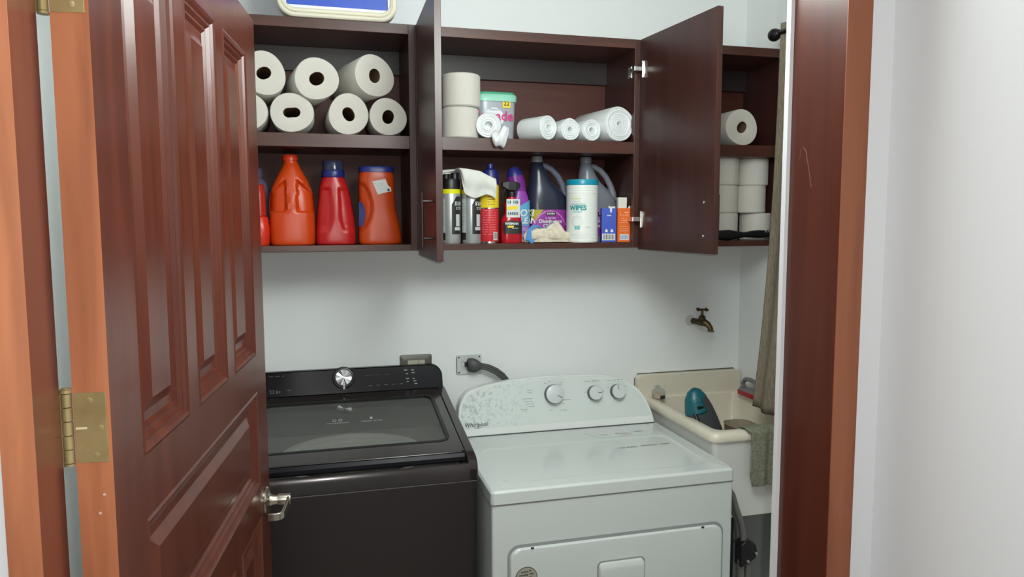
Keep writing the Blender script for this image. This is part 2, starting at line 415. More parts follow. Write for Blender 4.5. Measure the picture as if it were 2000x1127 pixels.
cr = cabinet(XC+.0005, XR-.002, 'right wall cabinet in the corner with stacked toilet rolls, behind the open door')
def cab_door(hinge, free, zb, zt, out, lab):
    """leaf from hinge to free edge (xy of the visible left face); body lies towards +X; out=-1: handle on the -X side"""
    a = Vector((*hinge, 0)); b = Vector((*free, 0)); e = (b-a).normalized(); wd = (b-a).length
    n = Vector((-e.y, e.x, 0));
    if n.x < 0: n = -n
    th = .018
    P = lambda s, o, z: tuple(a+e*s+n*o+Vector((0, 0, z)))
    g = G(); g.add([P(s, o, z) for z in (zb, zt) for o in (0, th) for s in (0, wd)], [(0, 2, 3, 1), (4, 5, 7, 6), (0, 1, 5, 4), (2, 6, 7, 3), (0, 4, 6, 2), (1, 3, 7, 5)])
    d = obj('door', g, 'cab', cm, 0, .0008, label=lab)
    s0 = wd-.045; z0, z1 = 1.582, 1.722
    o0, dr = (0, -1) if out < 0 else (th, 1)
    g = G(); g.tube([P(s0, o0+dr*.030, z0), P(s0, o0+dr*.030, z1)], .0042, 12)
    for z in (z0+.022, z1-.022): g.tube([P(s0, o0, z), P(s0, o0+dr*.030, z)], .0034, 10)
    obj('handle', g, 'blackmetal' if out > 0 else C('brown_black_bar', (58, 48, 44), .3, metal=.6), d, label='slim dark bar handle')
    if out > 0:
        for z in (z0+.022, z1-.022):
            g = G(); c = P(s0, -.0004, z)
            g.lathe([(.0005, -.002), (.0036, -.002), (.0042, 0), (.0042, .0006)], c, 'X', 12)
            obj('screw', g, 'steel', d)
        for z in (2.135, 1.652):                               # concealed hinges of the right door
            g = G()
            g.loft([[P(.026+.006*math.cos(2*math.pi*k/14), -.0022, z+.026*math.sin(2*math.pi*k/14)) for k in range(14)], [P(.026+.006*math.cos(2*math.pi*k/14), .0002, z+.026*math.sin(2*math.pi*k/14)) for k in range(14)]])
            h = obj('concealed_hinge', g, 'steel', d, 20, label='plated steel hinge')
            g = G(); c = P(.022, -.001, z); g.box(c[0]-.006, c[0]+.001, c[1]-.003, c[1]+.003, z-.027, z+.027)
            obj('flange', g, 'steel', h, 0, .0008)
            g = G(); g.box(c[0]-.034, c[0]-.006, c[1]-.004, c[1]+.014, z-.007, z+.008)
            g.box(c[0]-.030, c[0]-.012, c[1]+.014, c[1]+.052, z-.006, z+.007)
            obj('arm', g, 'steel', h, 0, .0015)
            g = G(); g.box(XC-.0225, XC-.0195, c[1]+.048, c[1]+.074, z-.020, z+.017)
            for zz in (z-.012, z+.010): g.lathe([(.0035, -.0028), (.004, 0)], (XC-.0225, c[1]+.061, zz), 'X', 10)
            obj('mounting_plate', g, 'steel', h, 0, .0006)
    return d
cab_door((.3055, 2.249), (.296, 1.850), 1.545, 2.233, -1, 'open door seen from its handle side')
cab_door((1.036, 2.249), (1.078, 1.845), 1.553, 2.233, 1, 'open door showing its inner face and two steel hinges')

# ================================================================== cooler box on the left cabinet
t = thing('cooler_box', 'blue box with cream rounded lid rim standing on top of the left cabinet', 'cooler', (.08, 2.37, 2.2335))
zb = 2.2335
g = G(); g.loft([[(x, y, z) for x, z in rrect(-.083+i, .243-i, zb+.004+i, zb+.32-i, .05)] for y, i in ((2.29, 0), (2.50, .012))])
obj('body', g, C('cooler_blue', (38, 72, 172), .4), t, bevel=.004)
g = G(); g.ringplate(rrect(-.090, .250, zb, zb+.325, .048, 8), rrect(-.070, .230, zb+.026, zb+.300, .030, 8), 2.243, 2.292, XZ)
rim = obj('lid_rim', g, C('cream_plastic', (226, 220, 198), .45), t, 40, .005, label='cream lid rim')
g = G(); g.ringplate(rrect(-.079, .239, zb+.012, zb+.313, .040, 8), rrect(-.0755, .2355, zb+.0155, zb+.3095, .037, 8), 2.2405, 2.245, XZ)
obj('bead', g, C('cream_bead', (206, 198, 172), .5), rim, 40)
g = G(); g.ringplate(rrect(-.0715, .2315, zb+.0245, zb+.3015, .031, 8), rrect(-.064, .224, zb+.034, zb+.292, .006, 8), 2.250, 2.258, XZ)
obj('inner_lip', g, C('white_lip', (232, 234, 238), .4), t, 40)
obj('lid_panel', G().prism(rrect(-.066, .226, zb+.032, zb+.294, .006), 2.258, 2.266, XZ), C('cooler_lid_blue', (48, 84, 190), .35, bump=.1, bscale=120), t)

# ================================================================== paper rolls
def towel_roll_parts(t, r=.060, L=.225, a2=.03, a3=.02, ph=.4, core=.019, ca=.1):
    rf = lambda a: 1+a2*math.cos(2*(a-ph))+a3*math.cos(3*a+ph)
    cf = lambda a: 1+ca*math.cos(2*(a-ph*1.7))
    k = core/r
    g = G(); g2 = G(); seg = 44
    def ring(rr, y, f): return [(rr*f(2*math.pi*i/seg)*math.cos(2*math.pi*i/seg), y, r+rr*f(2*math.pi*i/seg)*math.sin(2*math.pi*i/seg)) for i in range(seg)]
    g.loft([ring(core, 0, cf), ring(core+.004, -.0012, cf), ring(r*.8, -.0015, rf), ring(r*.975, 0, rf), ring(r, .004, rf), ring(r, L-.004, rf), ring(r*.97, L, rf), ring(core, L, cf)], 0, (False, False))
    obj('paper', g, 'paper', t, 40)
    g2.loft([ring(core, .0004, cf), ring(core, L, cf), ring(core-.0012, L, cf), ring(core-.0012, .0004, cf)], 0, (False, False))
    obj('core', g2, 'card', t, 40, label='brown cardboard core')
GT = 'paper towel rolls in the left cabinet'
def towel(x, z, r, yaw, label, y=2.268, group=GT, **k):
    t = thing('paper_towel_roll', label, 'paper towel', (x, y, z), yaw, group, local=True)
    towel_roll_parts(t, r, **k); return t
Z1 = 1.9055
towel(-.185, Z1, .0585, .03, 'white paper towel roll in the lower row, mostly hidden by the door edge', ph=.2)
towel(-.058, Z1, .0595, .0, 'white paper towel roll with an oval squashed core, lower row second from door', a2=.045, ph=.05, ca=.28)
towel(.104, Z1, .0600, .05, 'white paper towel roll in the lower row left of the corner roll', a2=.03, ph=1.2, ca=.12)
towel(.2205, Z1, .0560, .0, 'white paper towel roll in the lower row against the cabinet side', a2=-.03, ph=.8)
towel(-.132, 2.012, .0620, .12, 'white paper towel roll in the upper row nearest the brown door', ph=2.1, a2=.04)
towel(.015, 2.001, .0630, .17, 'white paper towel roll in the middle of the upper row', ph=.3, a2=.035, a3=.02, core=.0205, y=2.262)
towel(.182, 2.018, .0620, .30, 'white paper towel roll of the upper row turned askew, its long side showing', ph=.9, a2=-.04, y=2.262)
towel(1.430, Z1, .0620, .0, 'single white paper towel roll lying alone in the right cabinet', y=2.275, group=None, a2=.03, ph=2.4)

def tp_parts(t, r=.055, h=.096):
    g = G(); c = .020
    g.lathe([(c, h-.0005), (c+.004, h), (r-.004, h), (r, h-.004), (r, .004), (r-.004, 0), (c+.004, 0), (c, .0005)], seg=40, caps=(False, False))
    # seam of the outer sheet
    g.grid(lambda u, v: ((r+.0006*(1-u))*math.cos(-2.2+.18*u), (r+.0006*(1-u))*math.sin(-2.2+.18*u), .004+(h-.008)*v), 4, 1)
    obj('paper', g, 'paper', t, 40)
    g = G(); g.lathe([(c, .001), (c, h-.001), (c-.0012, h-.001), (c-.0012, .001)], seg=24, caps=(False, False)); obj('core', g, 'card', t, 40, label='brown cardboard core')
def tp(x, y, z, label, r=.055, h=.096, group=None, rot=0):
    t = thing('toilet_roll', label, 'toilet roll', (x, y, z), rot, group, local=True); tp_parts(t, r, h); return t
gm = 'toilet rolls in the middle cabinet'
tp(.452, 2.320, Z1, 'lower of two white toilet rolls stacked at the left of the middle shelf', .0575, .0965, gm, .3)
tp(.455, 2.316, Z1+.097, 'upper white toilet roll standing on another at the left of the middle shelf', .060, .101, gm, 1.1)
tp(.388, 2.412, Z1, 'white toilet roll half hidden behind the open door on the middle shelf', .055, .092, gm)
gr = 'toilet rolls stacked in the right cabinet'
p0 = tp(1.402, 2.342, 1.5775, 'bottom toilet roll of the left stack in the right cabinet', .0545, .0960, gr)
for (x, y, z, l, rz) in ((1.400, 2.342, 1.6740, 'middle toilet roll of the left stack in the right cabinet', .4), (1.402, 2.342, 1.7705, 'top toilet roll of the left stack, beside the open door', .9),
                     (1.536, 2.342, 1.5775, 'bottom toilet roll of the right stack, shifted towards the curtain', .2), (1.512, 2.342, 1.6740, 'middle toilet roll of the right stack in the corner cabinet', 1.3),
                     (1.520, 2.342, 1.7705, 'top toilet roll of the right stack, next to the curtain', .7)):
    dup(p0, (x, y, z), rz, l)

# black brush in the right cabinet
t = thing('brush', 'black plastic brush lying before the toilet rolls on the bottom shelf', 'brush', (1.47, 2.266, 1.5775))
g = G(); yb = 2.268
rings = []
for x, hh, zc in ((1.300, .010, 1.596), (1.345, .016, 1.597), (1.385, .019, 1.597), (1.415, .014, 1.597), (1.445, .009, 1.598), (1.475, .012, 1.600), (1.500, .014, 1.600), (1.525, .013, 1.600)):
    rings.append([(x, yb+.010*math.cos(2*math.pi*k/12), zc+hh*math.sin(2*math.pi*k/12)) for k in range(12)])
g.loft(rings); obj('handle', g, 'blackplastic', t)
g = G(); g.tube([(1.525, yb, 1.598), (1.592, yb, 1.594)], .008, 10); 
for k in range(60):
    a = random.random()*6.283; x = 1.520+random.random()*.03
    g.tube([(x, yb, 1.598), (x+.006, yb+.012*math.cos(a), 1.598+.017*math.sin(a))], .0006, 4)
obj('bristles', g, 'blackplastic', t)

# ================================================================== middle shelf: tub and bag rolls
t = thing('detergent_tub', 'clear plastic tub with green lid and yellow number tag behind the bag rolls', 'tub', (.585, 2.42, Z1))
g = G(); bodyloft(g, [(Z1, .585, 2.42, .058, .045, 5), (Z1+.015, .585, 2.42, .062, .049, 5), (Z1+.135, .585, 2.42, .066, .052, 5)], 40)
tub = obj('container', g, C('grey_clear_tub', (168, 172, 180), .25), t)
g = G(); bodyloft(g, [(Z1+.132, .585, 2.42, .070, .056, 5), (Z1+.150, .585, 2.42, .071, .057, 5), (Z1+.155, .585, 2.42, .068, .054, 5)], 40)
lid = obj('lid', g, C('mint_lid', (150, 214, 190), .35), t, label='mint green lid')
g = G(); bodyloft(g, [(Z1+.154, .585, 2.42, .066, .052, 5), (Z1+.162, .585, 2.42, .064, .050, 5)], 40); obj('lid_top', g, C('green_top', (66, 168, 130), .4), lid)
yl = 2.42-.0535
FL = lambda x0, z0, y=yl: (lambda u, v: (x0+u, y, z0+v))
g = G(); g.prism([(.585+.034*math.cos(a*.3142)-.012, Z1+.078+.034*math.sin(a*.3142)) for a in range(20)], yl, yl+.001, XZ)
lb = obj('label_disc', g, C('pale_label', (226, 230, 236), .5), t)
g = G(); g.prism(rrect(.602, .629, Z1+.112, Z1+.137, .001, 2), yl-.001, yl, XZ); tg = obj('number_tag', g, C('yellow_tag', (240, 214, 40), .5), t, label='yellow tag')
g = G(); letters(g, '22', .020, FL(.6155, Z1+.125, yl-.0014), bold=.0005); obj('lettering', g, C('dark_red_print', (120, 60, 30), .6), tg)
g = G(); letters(g, 'Cascade', .042, FL(.568, Z1+.084, yl-.0005), bold=.0010); obj('lettering', g, C('magenta_print', (204, 40, 120), .5), lb)
g = G(); letters(g, 'Platinum', .010, FL(.575, Z1+.105, yl-.0005)); obj('lettering', g, C('slate_print', (110, 120, 140), .6), lb)

def bag_roll(x, y, r, L, yaw, label, hole=.010, seed=1, dz=0):
    t = thing('bag_roll', label, 'bag roll', (x, y, Z1+dz), yaw, 'rolls of white plastic bags', local=True)
    rnd = random.Random(seed); seg = 40
    am = [(k, rnd.uniform(-.02, .02), rnd.random()*6) for k in (2, 3, 5)]
    f = lambda a: 1+sum(A*math.cos(k*a+p) for k, A, p in am)-.02
    def ring(rr, yy): return [(rr*f(2*math.pi*i/seg)*math.cos(2*math.pi*i/seg), yy, r+rr*f(2*math.pi*i/seg)*math.sin(2*math.pi*i/seg)) for i in range(seg)]
    rings = [ring(hole, .03), ring(hole, .002)]
    n = max(4, int((r-hole)/.0065))
    for i in range(n):
        a = hole+(r-hole)*i/n; b = hole+(r-hole)*(i+1)/n
        rings += [ring(a+(b-a)*.15, -.0015+.0015*rnd.random()), ring(a+(b-a)*.72, -.002*rnd.random()), ring(a+(b-a)*.86, .0032)]
    rings += [ring(r*.985, .0005), ring(r, .004), ring(r*.99, L*.5), ring(r, L-.005), ring(r*.96, L), ring(hole, L-.002)]
    g = G(); g.loft(rings, 0, (True, True)); obj('film', g, 'plasticbag', t, 55); return t
b1 = bag_roll(.530, 2.262, .0405, .095, -.30, 'small white bag roll beside the toilet rolls with a crumpled loose end', .012, 3)
g = G()
def tail(u, v):
    a = -2.0+.3*u; x = .012+.052*u; y = -.012-.016*math.sin(3.0*v)+.004*math.sin(9*u+4*v)
    z = .012-.040*v*(.5+.6*math.sin(math.pi*min(1, u*1.05)))+.006*math.sin(11*u+3*v)+.028*u*(1-v)
    return (x, y-.004, z)
g.grid(tail, 18, 8); obj('loose_end', g, 'plasticbag', b1, 60, solid=.0012)
bag_roll(.727, 2.266, .0395, .11, .46, 'white bag roll turned askew, second from the clear tub', .009, 5)
bag_roll(.801, 2.266, .0360, .19, .12, 'small white bag roll between the askew roll and the fourth roll', .008, 8)
bag_roll(.8755, 2.270, .0365, .20, .18, 'small white bag roll leaning against the large roll', .008, 11)
bag_roll(.9690, 2.264, .0580, .22, .18, 'large thick white bag roll at the right end of the shelf', .008, 13)

# ================================================================== left cabinet, bottom: detergents
ZB = 1.5772
YJ = 2.345
t = thing('detergent_jug', 'tallest orange detergent jug with a moulded back handle, nearest the brown door', 'detergent', (-.067, YJ, ZB))
def jugdisp(cx0, w0, zlo, zhi, depth, slope):
    def f(x, y, z, cx, cy, a, b):
        if y < cy-.2*b:
            d = abs(x-cx0); e = max(0, min(1, (d-w0)/.006)); k = max(0, min(1, (z-zlo)/.004))*max(0, min(1, (zhi-slope*d-z)/.010))
            y += depth*e*k
            x += (cx-x)*.04*e*k
        return x, y
    return f
K = [(ZB, 0, .060, .048, 3.4), (ZB+.012, 0, .066, .054, 3.4), (ZB+.09, 0, .066, .054, 3.2), (ZB+.15, 0, .063, .050, 2.8), (ZB+.19, 0, .050, .042, 2.5), (ZB+.225, 0, .032, .030, 2.2), (ZB+.245, 0, .022, .022, 2), (ZB+.250, 0, .021, .021, 2)]
ks = smoothkeys([(z, -.067+c, YJ, a, b, n) for z, c, a, b, n in K], 10)
g = G(); bodyloft(g, ks, 96, disp=jugdisp(-.067, .014, ZB+.097, ZB+.215, .016, .9))
obj('body', g, C('orange_plastic', (204, 66, 12), .34), t, 50)
g = G(); g.lathe([(.0205, ZB+.249), (.0205, ZB+.254), (.0228, ZB+.255), (.0228, ZB+.268), (.020, ZB+.272), (.016, ZB+.272)], (-.069, YJ, 0)); obj('neck_ring', g, C('red_orange_plastic', (214, 58, 24), .35), t)

t = thing('detergent_bottle', 'red detergent bottle with smoky blue cap between two orange containers', 'detergent', (.061, YJ, ZB))
K = [(ZB, .061, YJ, .055, .040, 3.2), (ZB+.010, .061, YJ, .060, .045, 3.2), (ZB+.07, .061, YJ, .058, .044, 3), (ZB+.13, .060, YJ, .050, .040, 2.8), (ZB+.170, .058, YJ, .044, .036, 2.6), (ZB+.195, .057, YJ, .037, .033, 2.2), (ZB+.205, .057, YJ, .033, .032, 2)]
ks = smoothkeys(K, 9)
def reddisp(x, y, z, cx, cy, a, b):
    if y < cy-.2*b:
        hz = (z-ZB)/.19; w0 = .010+.045*max(0, .42-hz)**1.3*2; d = abs(x-cx)
        e = max(0, min(1, (d-w0)/.007)); k = max(0, min(1, (hz-.22)/.05))*max(0, min(1, (.92-hz)/.05)); y += .007*e*k
    return x, y
g = G(); bodyloft(g, ks, 96, disp=reddisp); obj('body', g, C('red_plastic', (182, 28, 28), .32), t, 55)
g = G(); g.lathe([(.034, ZB+.2055), (.0345, ZB+.207), (.0345, ZB+.224), (.0335, ZB+.2255)], (.057, YJ, 0), caps=(True, True)); cp = obj('cap_collar', g, C('navy_plastic', (32, 40, 112), .35), t, label='navy collar')
g = G(); g.lathe([(.032, ZB+.2256), (.032, ZB+.252), (.030, ZB+.255), (.001, ZB+.255)], (.057, YJ, 0)); obj('cap', g, 'smoky_cap', cp, label='smoky blue cap')
g = G(); g.lathe([(.016, ZB+.2256), (.016, ZB+.248), (.001, ZB+.248)], (.057, YJ, 0)); obj('spout', g, C('navy_plastic', (32, 40, 112)), cp)

t = thing('detergent_pod_tub', 'orange pod tub with navy lid and a white sticker', 'detergent', (.196, YJ, ZB))
K = [(ZB, .196, YJ, .062, .045, 3.6), (ZB+.010, .196, YJ, .067, .049, 3.6), (ZB+.055, .194, YJ, .064, .048, 3.4), (ZB+.110, .190, YJ, .056, .045, 3.2), (ZB+.160, .188, YJ, .056, .045, 3.2), (ZB+.205, .188, YJ, .055, .045, 3.2), (ZB+.222, .188, YJ, .052, .043, 3)]
ks = smoothkeys(K, 8)
def poddisp(x, y, z, cx, cy, a, b):
    hz = (z-ZB-.115)/.075; d = 1-hz*hz
    if d > 0 and y < cy+.3*b:
        lim = cx-a+.034*d**.5
        if x < lim+.004: y += .012*max(0, min(1, (lim+.004-x)/.005))*(1 if y < cy else .3)
    return x, y
g = G(); bodyloft(g, ks, 96, disp=poddisp); tb = obj('body', g, C('orange_tub', (196, 68, 18), .34), t, 55)
g = G(); bodyloft(g, [(ZB+.2222, .188, YJ, .054, .045, 3), (ZB+.236, .188, YJ, .054, .045, 3), (ZB+.240, .188, YJ, .051, .042, 3)], 48); obj('lid', g, C('navy_lid', (40, 48, 120), .35), t, 40, label='navy lid')
g = G(); ys = YJ-.0462
sq = [(-.034, .016), (.006, .024), (.014, .003), (.022, -.002), (.024, -.014), (.012, -.016), (-.018, -.024)]
g.prism([(.206+a, ZB+.177+b) for a, b in sq], ys, ys+.0012, XZ); st = obj('sticker', g, C('sticker_white', (214, 216, 212), .6), t, 0, label='white sticker')
g = G(); g.prism([(.206+.010, ZB+.168), (.206+.016, ZB+.173), (.206+.020, ZB+.166), (.206+.014, ZB+.162)], ys-.0005, ys, XZ); obj('mark', g, C('dark_mark', (90, 50, 44), .7), st, 0)
for k in range(1):
    g = G(); dashes(g, .178, .205, ZB+.186, .0012, lambda a, b: (a, ys-.0004, b), n=9); dashes(g, .180, .206, ZB+.181, .0012, lambda a, b: (a, ys-.0004, b), n=9); obj('print', g, 'greyprint', st, 0)
g = G(); g.grid(lambda u, v: (.1300+.020*u*math.sin(math.pi*(.15+.7*v)), YJ-.036-.004*u, ZB+.055+.075*v), 4, 10)
lb = obj('side_label', g, C('navy_label', (44, 48, 112), .5), t, 0, label='dark blue label', solid=.0006)

t = thing('detergent_bottle', 'red orange bottle half hidden behind the door edge, at the left end', 'detergent', (-.168, 2.315, ZB))
g = G(); bodyloft(g, [(ZB, -.166, 2.315, .030, .032, 3), (ZB+.008, -.166, 2.315, .034, .036, 3), (ZB+.05, -.166, 2.315, .034, .036, 3), (ZB+.082, -.166, 2.315, .030, .030, 2.6), (ZB+.088, -.166, 2.315, .024, .026, 2.2)], 40); obj('body', g, C('scarlet_plastic', (216, 52, 30), .3), t, 50)
g = G(); bodyloft(g, [(ZB+.088, -.166, 2.315, .026, .028, 2.4), (ZB+.15, -.164, 2.315, .022, .024, 2.2), (ZB+.178, -.164, 2.315, .019, .020, 2), (ZB+.181, -.164, 2.315, .015, .016, 2)], 32); obj('top', g, C('deep_red_plastic', (178, 44, 28), .3), t, 50)
t = thing('purple_bottle', 'muted purple bottle shoulder peeping out behind the red orange bottle', 'bottle', (-.173, 2.420, ZB))
g = G(); bodyloft(g, smoothkeys([(ZB, -.173, 2.42, .040, .036, 3), (ZB+.01, -.173, 2.42, .043, .039, 3), (ZB+.15, -.173, 2.42, .042, .038, 2.8), (ZB+.185, -.173, 2.42, .034, .032, 2.4), (ZB+.205, -.173, 2.42, .018, .018, 2)], 6), 40); obj('body', g, C('mauve_plastic', (104, 90, 116), .35), t, 50)
g = G(); g.lathe([(.020, ZB+.2052), (.020, ZB+.232), (.018, ZB+.235)], (-.173, 2.42, 0)); obj('cap', g, C('mauve_cap', (84, 78, 108), .4), t)

# ================================================================== middle cabinet, bottom
def can(x, y, r, h, name, label, cat, bodymat, group=None):
    t = thing(name, label, cat, (x, y, ZB), 0, group)
    g = G(); g.lathe([(r*.93, ZB), (r*.97, ZB+.002), (r, ZB+.004), (r, ZB+h-.004), (r*.96, ZB+h)], (x, y, 0), seg=48)
    return t, obj('can', g, bodymat, t, 40)
def fa(x, y): return -math.atan2(x, y)           # direction from a thing towards the doorway
for x, lab in ((.4135, 'silver spray can with black cap and yellow ring, nearest the open left door'), (.4795, 'silver spray can with yellow ring under the draped white cloth')):
    y = 2.292; r = .0305; h = .168
    t, c = can(x, y, r, h, 'spray_can', lab, 'spray can', C('brushed_silver', (186, 189, 189), .34, metal=.45), 'silver stainless cleaner spray cans')
    a0 = fa(x, y)
    g = G(); g.lathe([(r*1.01, ZB+h-.012), (r*1.012, ZB+h-.011), (r*1.012, ZB+h+.001), (r*.98, ZB+h+.002)], (x, y, 0), seg=40); obj('yellow_ring', g, C('yellow_ring', (228, 224, 20), .4), t, label='yellow ring')
    g = G(); g.lathe([(r*.97, ZB+h+.002), (r*.97, ZB+h+.030), (r*.90, ZB+h+.034), (.012, ZB+h+.036)], (x, y, 0), seg=40)
    g.lathe([(.013, ZB+h+.030), (.013, ZB+h+.050), (.011, ZB+h+.053)], (x+.012, y-.006, 0), seg=20)
    g.lathe([(.010, ZB+h+.030), (.010, ZB+h+.048), (.008, ZB+h+.050)], (x-.014, y-.002, 0), seg=16)
    cp = obj('cap', g, 'blackplastic', t)
    R1 = r+.0003
    g = G()                                          # black shield shape on the right half
    def shield(u, v):
        a = a0+.10+1.15*u; zz = ZB+.030+(.118-.026*max(0, 1-u*2.2))*v
        return (x+R1*math.sin(a), y-R1*math.cos(a), zz)
    g.grid(shield, 12, 6); lb = obj('black_label', g, C('label_black', (38, 38, 40), .45), t, label='black label panel')
    R2 = r+.0006
    g = G(); letters(g, 'STAINLESS', .016, cylfn((x, y), R2, a0+.42, ZB+.125), align='LEFT', bold=.0006); letters(g, 'STEEL', .013, cylfn((x, y), R2, a0+.55, ZB+.110), align='LEFT'); obj('lettering', g, C('label_white', (220, 222, 220), .5), lb)
    g = G(); cylpatch(g, (x, y), R2, a0+.55, a0+1.05, ZB+.055, ZB+.092); cylpatch(g, (x, y), R2, a0+.40, a0+1.1, ZB+.042, ZB+.052); obj('picture', g, C('label_silver', (200, 204, 204), .4), lb)
    g = G(); cylpatch(g, (x, y), R1, a0-1.35, a0-.62, ZB+.035, ZB+.140); il = obj('info_label', g, C('label_grey', (196, 200, 198), .6), t)
    g = G()
    for k in range(9): dashes(g, -.027, -.008, ZB+.060+.008*k, .002, lambda a, b: (x+R2*math.sin(a0-.40+a/R2), y-R2*math.cos(a0-.40+a/R2), b), n=7)
    obj('print', g, 'greyprint', il, 0)
    g = G(); cylpatch(g, (x, y), R2, a0-1.30, a0-.60, ZB+.012, ZB+.034); obj('warning_block', g, C('label_black', (38, 38, 40)), t)
# tall yellow / red can
x, y, r = .540, 2.300, .0305
t, c = can(x, y, r, .185, 'spray_can', 'tall spray can, yellow above red with navy cap, beside the white cloth', 'spray can', C('can_red', (212, 52, 60), .3))
a0 = fa(x, y)
g = G(); g.lathe([(r+.0004, ZB+.113), (r+.0004, ZB+.181), (r*.97, ZB+.186)], (x, y, 0), seg=48, caps=(False, False)); yb_ = obj('yellow_band', g, C('can_yellow', (236, 206, 40), .4), t, label='yellow upper half')
g = G(); g.lathe([(r*.90, ZB+.1855), (r*.88, ZB+.215), (r*.72, ZB+.232), (.010, ZB+.238), (.009, ZB+.252), (.006, ZB+.254)], (x+.004, y, 0), seg=36); obj('cap', g, C('can_navy', (34, 36, 104), .35), t, label='navy cap')
for za, zb_ in ((.001, .006), (.110, .113)):
    g = G(); g.lathe([(r+.0005, ZB+za), (r+.0005, ZB+zb_)], (x, y, 0), seg=48, caps=(False, False)); obj('seam', g, 'steel', t)
g = G()
for k in range(6): dashes(g, -.004, .020, ZB+.122+.008*k, .002, cylfn((x, y), r+.0008, a0, 0), n=8)
letters(g, 'WD', .010, cylfn((x, y), r+.0008, a0+.25, ZB+.170)) if False else None
obj('print', g, C('olive_print', (120, 96, 20), .7), yb_, 0)
g = G()
for k in range(11): dashes(g, -.024, .024, ZB+.028+.0075*k, .0016, cylfn((x, y), r+.0008, a0, 0), n=12)
obj('print', g, C('pink_print', (240, 150, 150), .7), c, 0)
def barcode(g, u0, u1, z0, z1, fn, mw, mb):
    g.add([fn(u0, z0), fn((u0+u1)/2, z0), fn(u1, z0), fn(u1, z1), fn((u0+u1)/2, z1), fn(u0, z1)], [(0, 1, 2, 3, 4, 5)], mw)
g = G(); cylpatch(g, (x, y), r+.0008, a0+.42, a0+.95, ZB+.010, ZB+.036); bc = obj('barcode_patch', g, C('label_white', (220, 222, 220)), t)
g = G()
for k in range(9): cylpatch(g, (x, y), r+.0011, a0+.47+.05*k, a0+.47+.05*k+(.018 if k % 3 else .03), ZB+.014, ZB+.034, n=1)
obj('bars', g, 'blackprint', bc, 0)

# white cloth draped over the cans
def clothfn(u, v):
    x = .376+.176*u
    # v: 0 back, .45 top ridge, 1 front hem
    lob = 0 if u < .36 else .060+.028*math.sin((u-.36)/.64*math.pi*1.15+.5)+(.03 if u > .82 else 0)*(u-.82)/.18
    edge = .012
    hang = edge+(lob-edge)*max(0, min(1, (u-.36)/.06)) if u > .30 else edge
    top = 1.806+.006*math.sin(5*u)-.020*max(0, u-.72)/.28
    if v < .5:
        k = v/.5; y = 2.360-.100*k*(.35 if u < .33 else 1); z = top-.030*(1-k)**2
        if u < .33: z = top-.002
    else:
        k = (v-.5)/.5; fold = .006*math.sin(17*u+2*k)
        y0 = 2.325 if u < .33 else 2.260
        y = y0-.008*math.sin(math.pi*min(1, k*1.4))+fold*k-.004
        z = top-hang*k-.003*k*math.sin(11*u)
    return (x, y, z)
g = G(); g.grid(clothfn, 48, 24)
tag(obj('cleaning_cloth', g, 'cloth', None, 60, origin=(.46, 2.31, 1.72), solid=.0018, sub=1), 'off white cloth draped over the spray cans', 'cloth')

# red trigger spray
x, y = .608, 2.284
t = thing('trigger_spray_bottle', 'red trigger spray bottle with black head and black label', 'spray bottle', (x, y, ZB))
g = G(); bodyloft(g, smoothkeys([(ZB, x, y, .032, .022, 3.2), (ZB+.006, x, y, .0345, .025, 3.2), (ZB+.05, x, y, .0345, .025, 3), (ZB+.075, x, y, .033, .024, 2.8), (ZB+.095, x+.004, y, .026, .020, 2.6), (ZB+.125, x+.002, y, .023, .018, 2.4), (ZB+.140, x+.002, y, .014, .014, 2), (ZB+.148, x+.002, y, .012, .012, 2)], 6), 48)
bd = obj('bottle', g, C('red_clear', (176, 20, 34), .15), t, 50)
ang = fa(x, y); ca_, sa_ = math.cos(ang), math.sin(ang)
def TF(u, z, o=0): return (x+u, y-.0262-o, z)
def wrap(u, z, k=.0008):                              # follow the rounded front
    q = max(-1, min(1, (u)/.0345)); return (x+u, y-(.025*(1-abs(q)**3)**(1/3))-k, z)
g = G(); g.grid(lambda u, v: wrap(-.031+.062*u, ZB+.030+.036*v+.006*math.sin(math.pi*u)*v), 16, 2); lb = obj('black_label', g, C('label_black', (38, 38, 40)), t, label='black label')
g = G(); letters(g, 'WEIMAN', .011, lambda u, v: wrap(u-.004, ZB+.062+v, .0015), bold=.0004); dashes(g, -.008, .018, ZB+.047, .002, lambda u, v: wrap(u, v, .0015), n=7); obj('lettering', g, C('label_white', (220, 222, 220)), lb, 0)
g = G(); g.grid(lambda u, v: wrap(-.018+.020*u, ZB+.050+.006*v, .0013), 4, 1); obj('yellow_strip', g, C('yellow_tag', (240, 214, 40)), lb, 0)
g = G(); g.grid(lambda u, v: (x-.020+.044*u, y-.0225+.010*abs(u-.5)**2, ZB+.082+.058*v), 8, 1); nl = obj('neck_label', g, C('label_white', (220, 222, 220)), t, 0, solid=.0006, label='white neck label')
g = G(); dashes(g, -.017, .020, ZB+.126, .009, lambda a, b: (x+a, y-.0236, b), n=6, fill=.6); dashes(g, -.016, .020, ZB+.090, .009, lambda a, b: (x+a, y-.0236, b), n=6, fill=.6); obj('lettering', g, C('teal_print', (70, 110, 110), .6), nl, 0)
g = G(); g.add([(x-.018, y-.0234, ZB+.106), (x+.016, y-.0234, ZB+.108), (x+.016, y-.0234, ZB+.119), (x-.018, y-.0234, ZB+.116)], [(0, 1, 2, 3)]); obj('yellow_strip', g, C('yellow_tag', (240, 214, 40)), nl, 0)
g = G(); g.lathe([(.0135, ZB+.147), (.0135, ZB+.163), (.010, ZB+.166)], (x+.002, y, 0), seg=20)
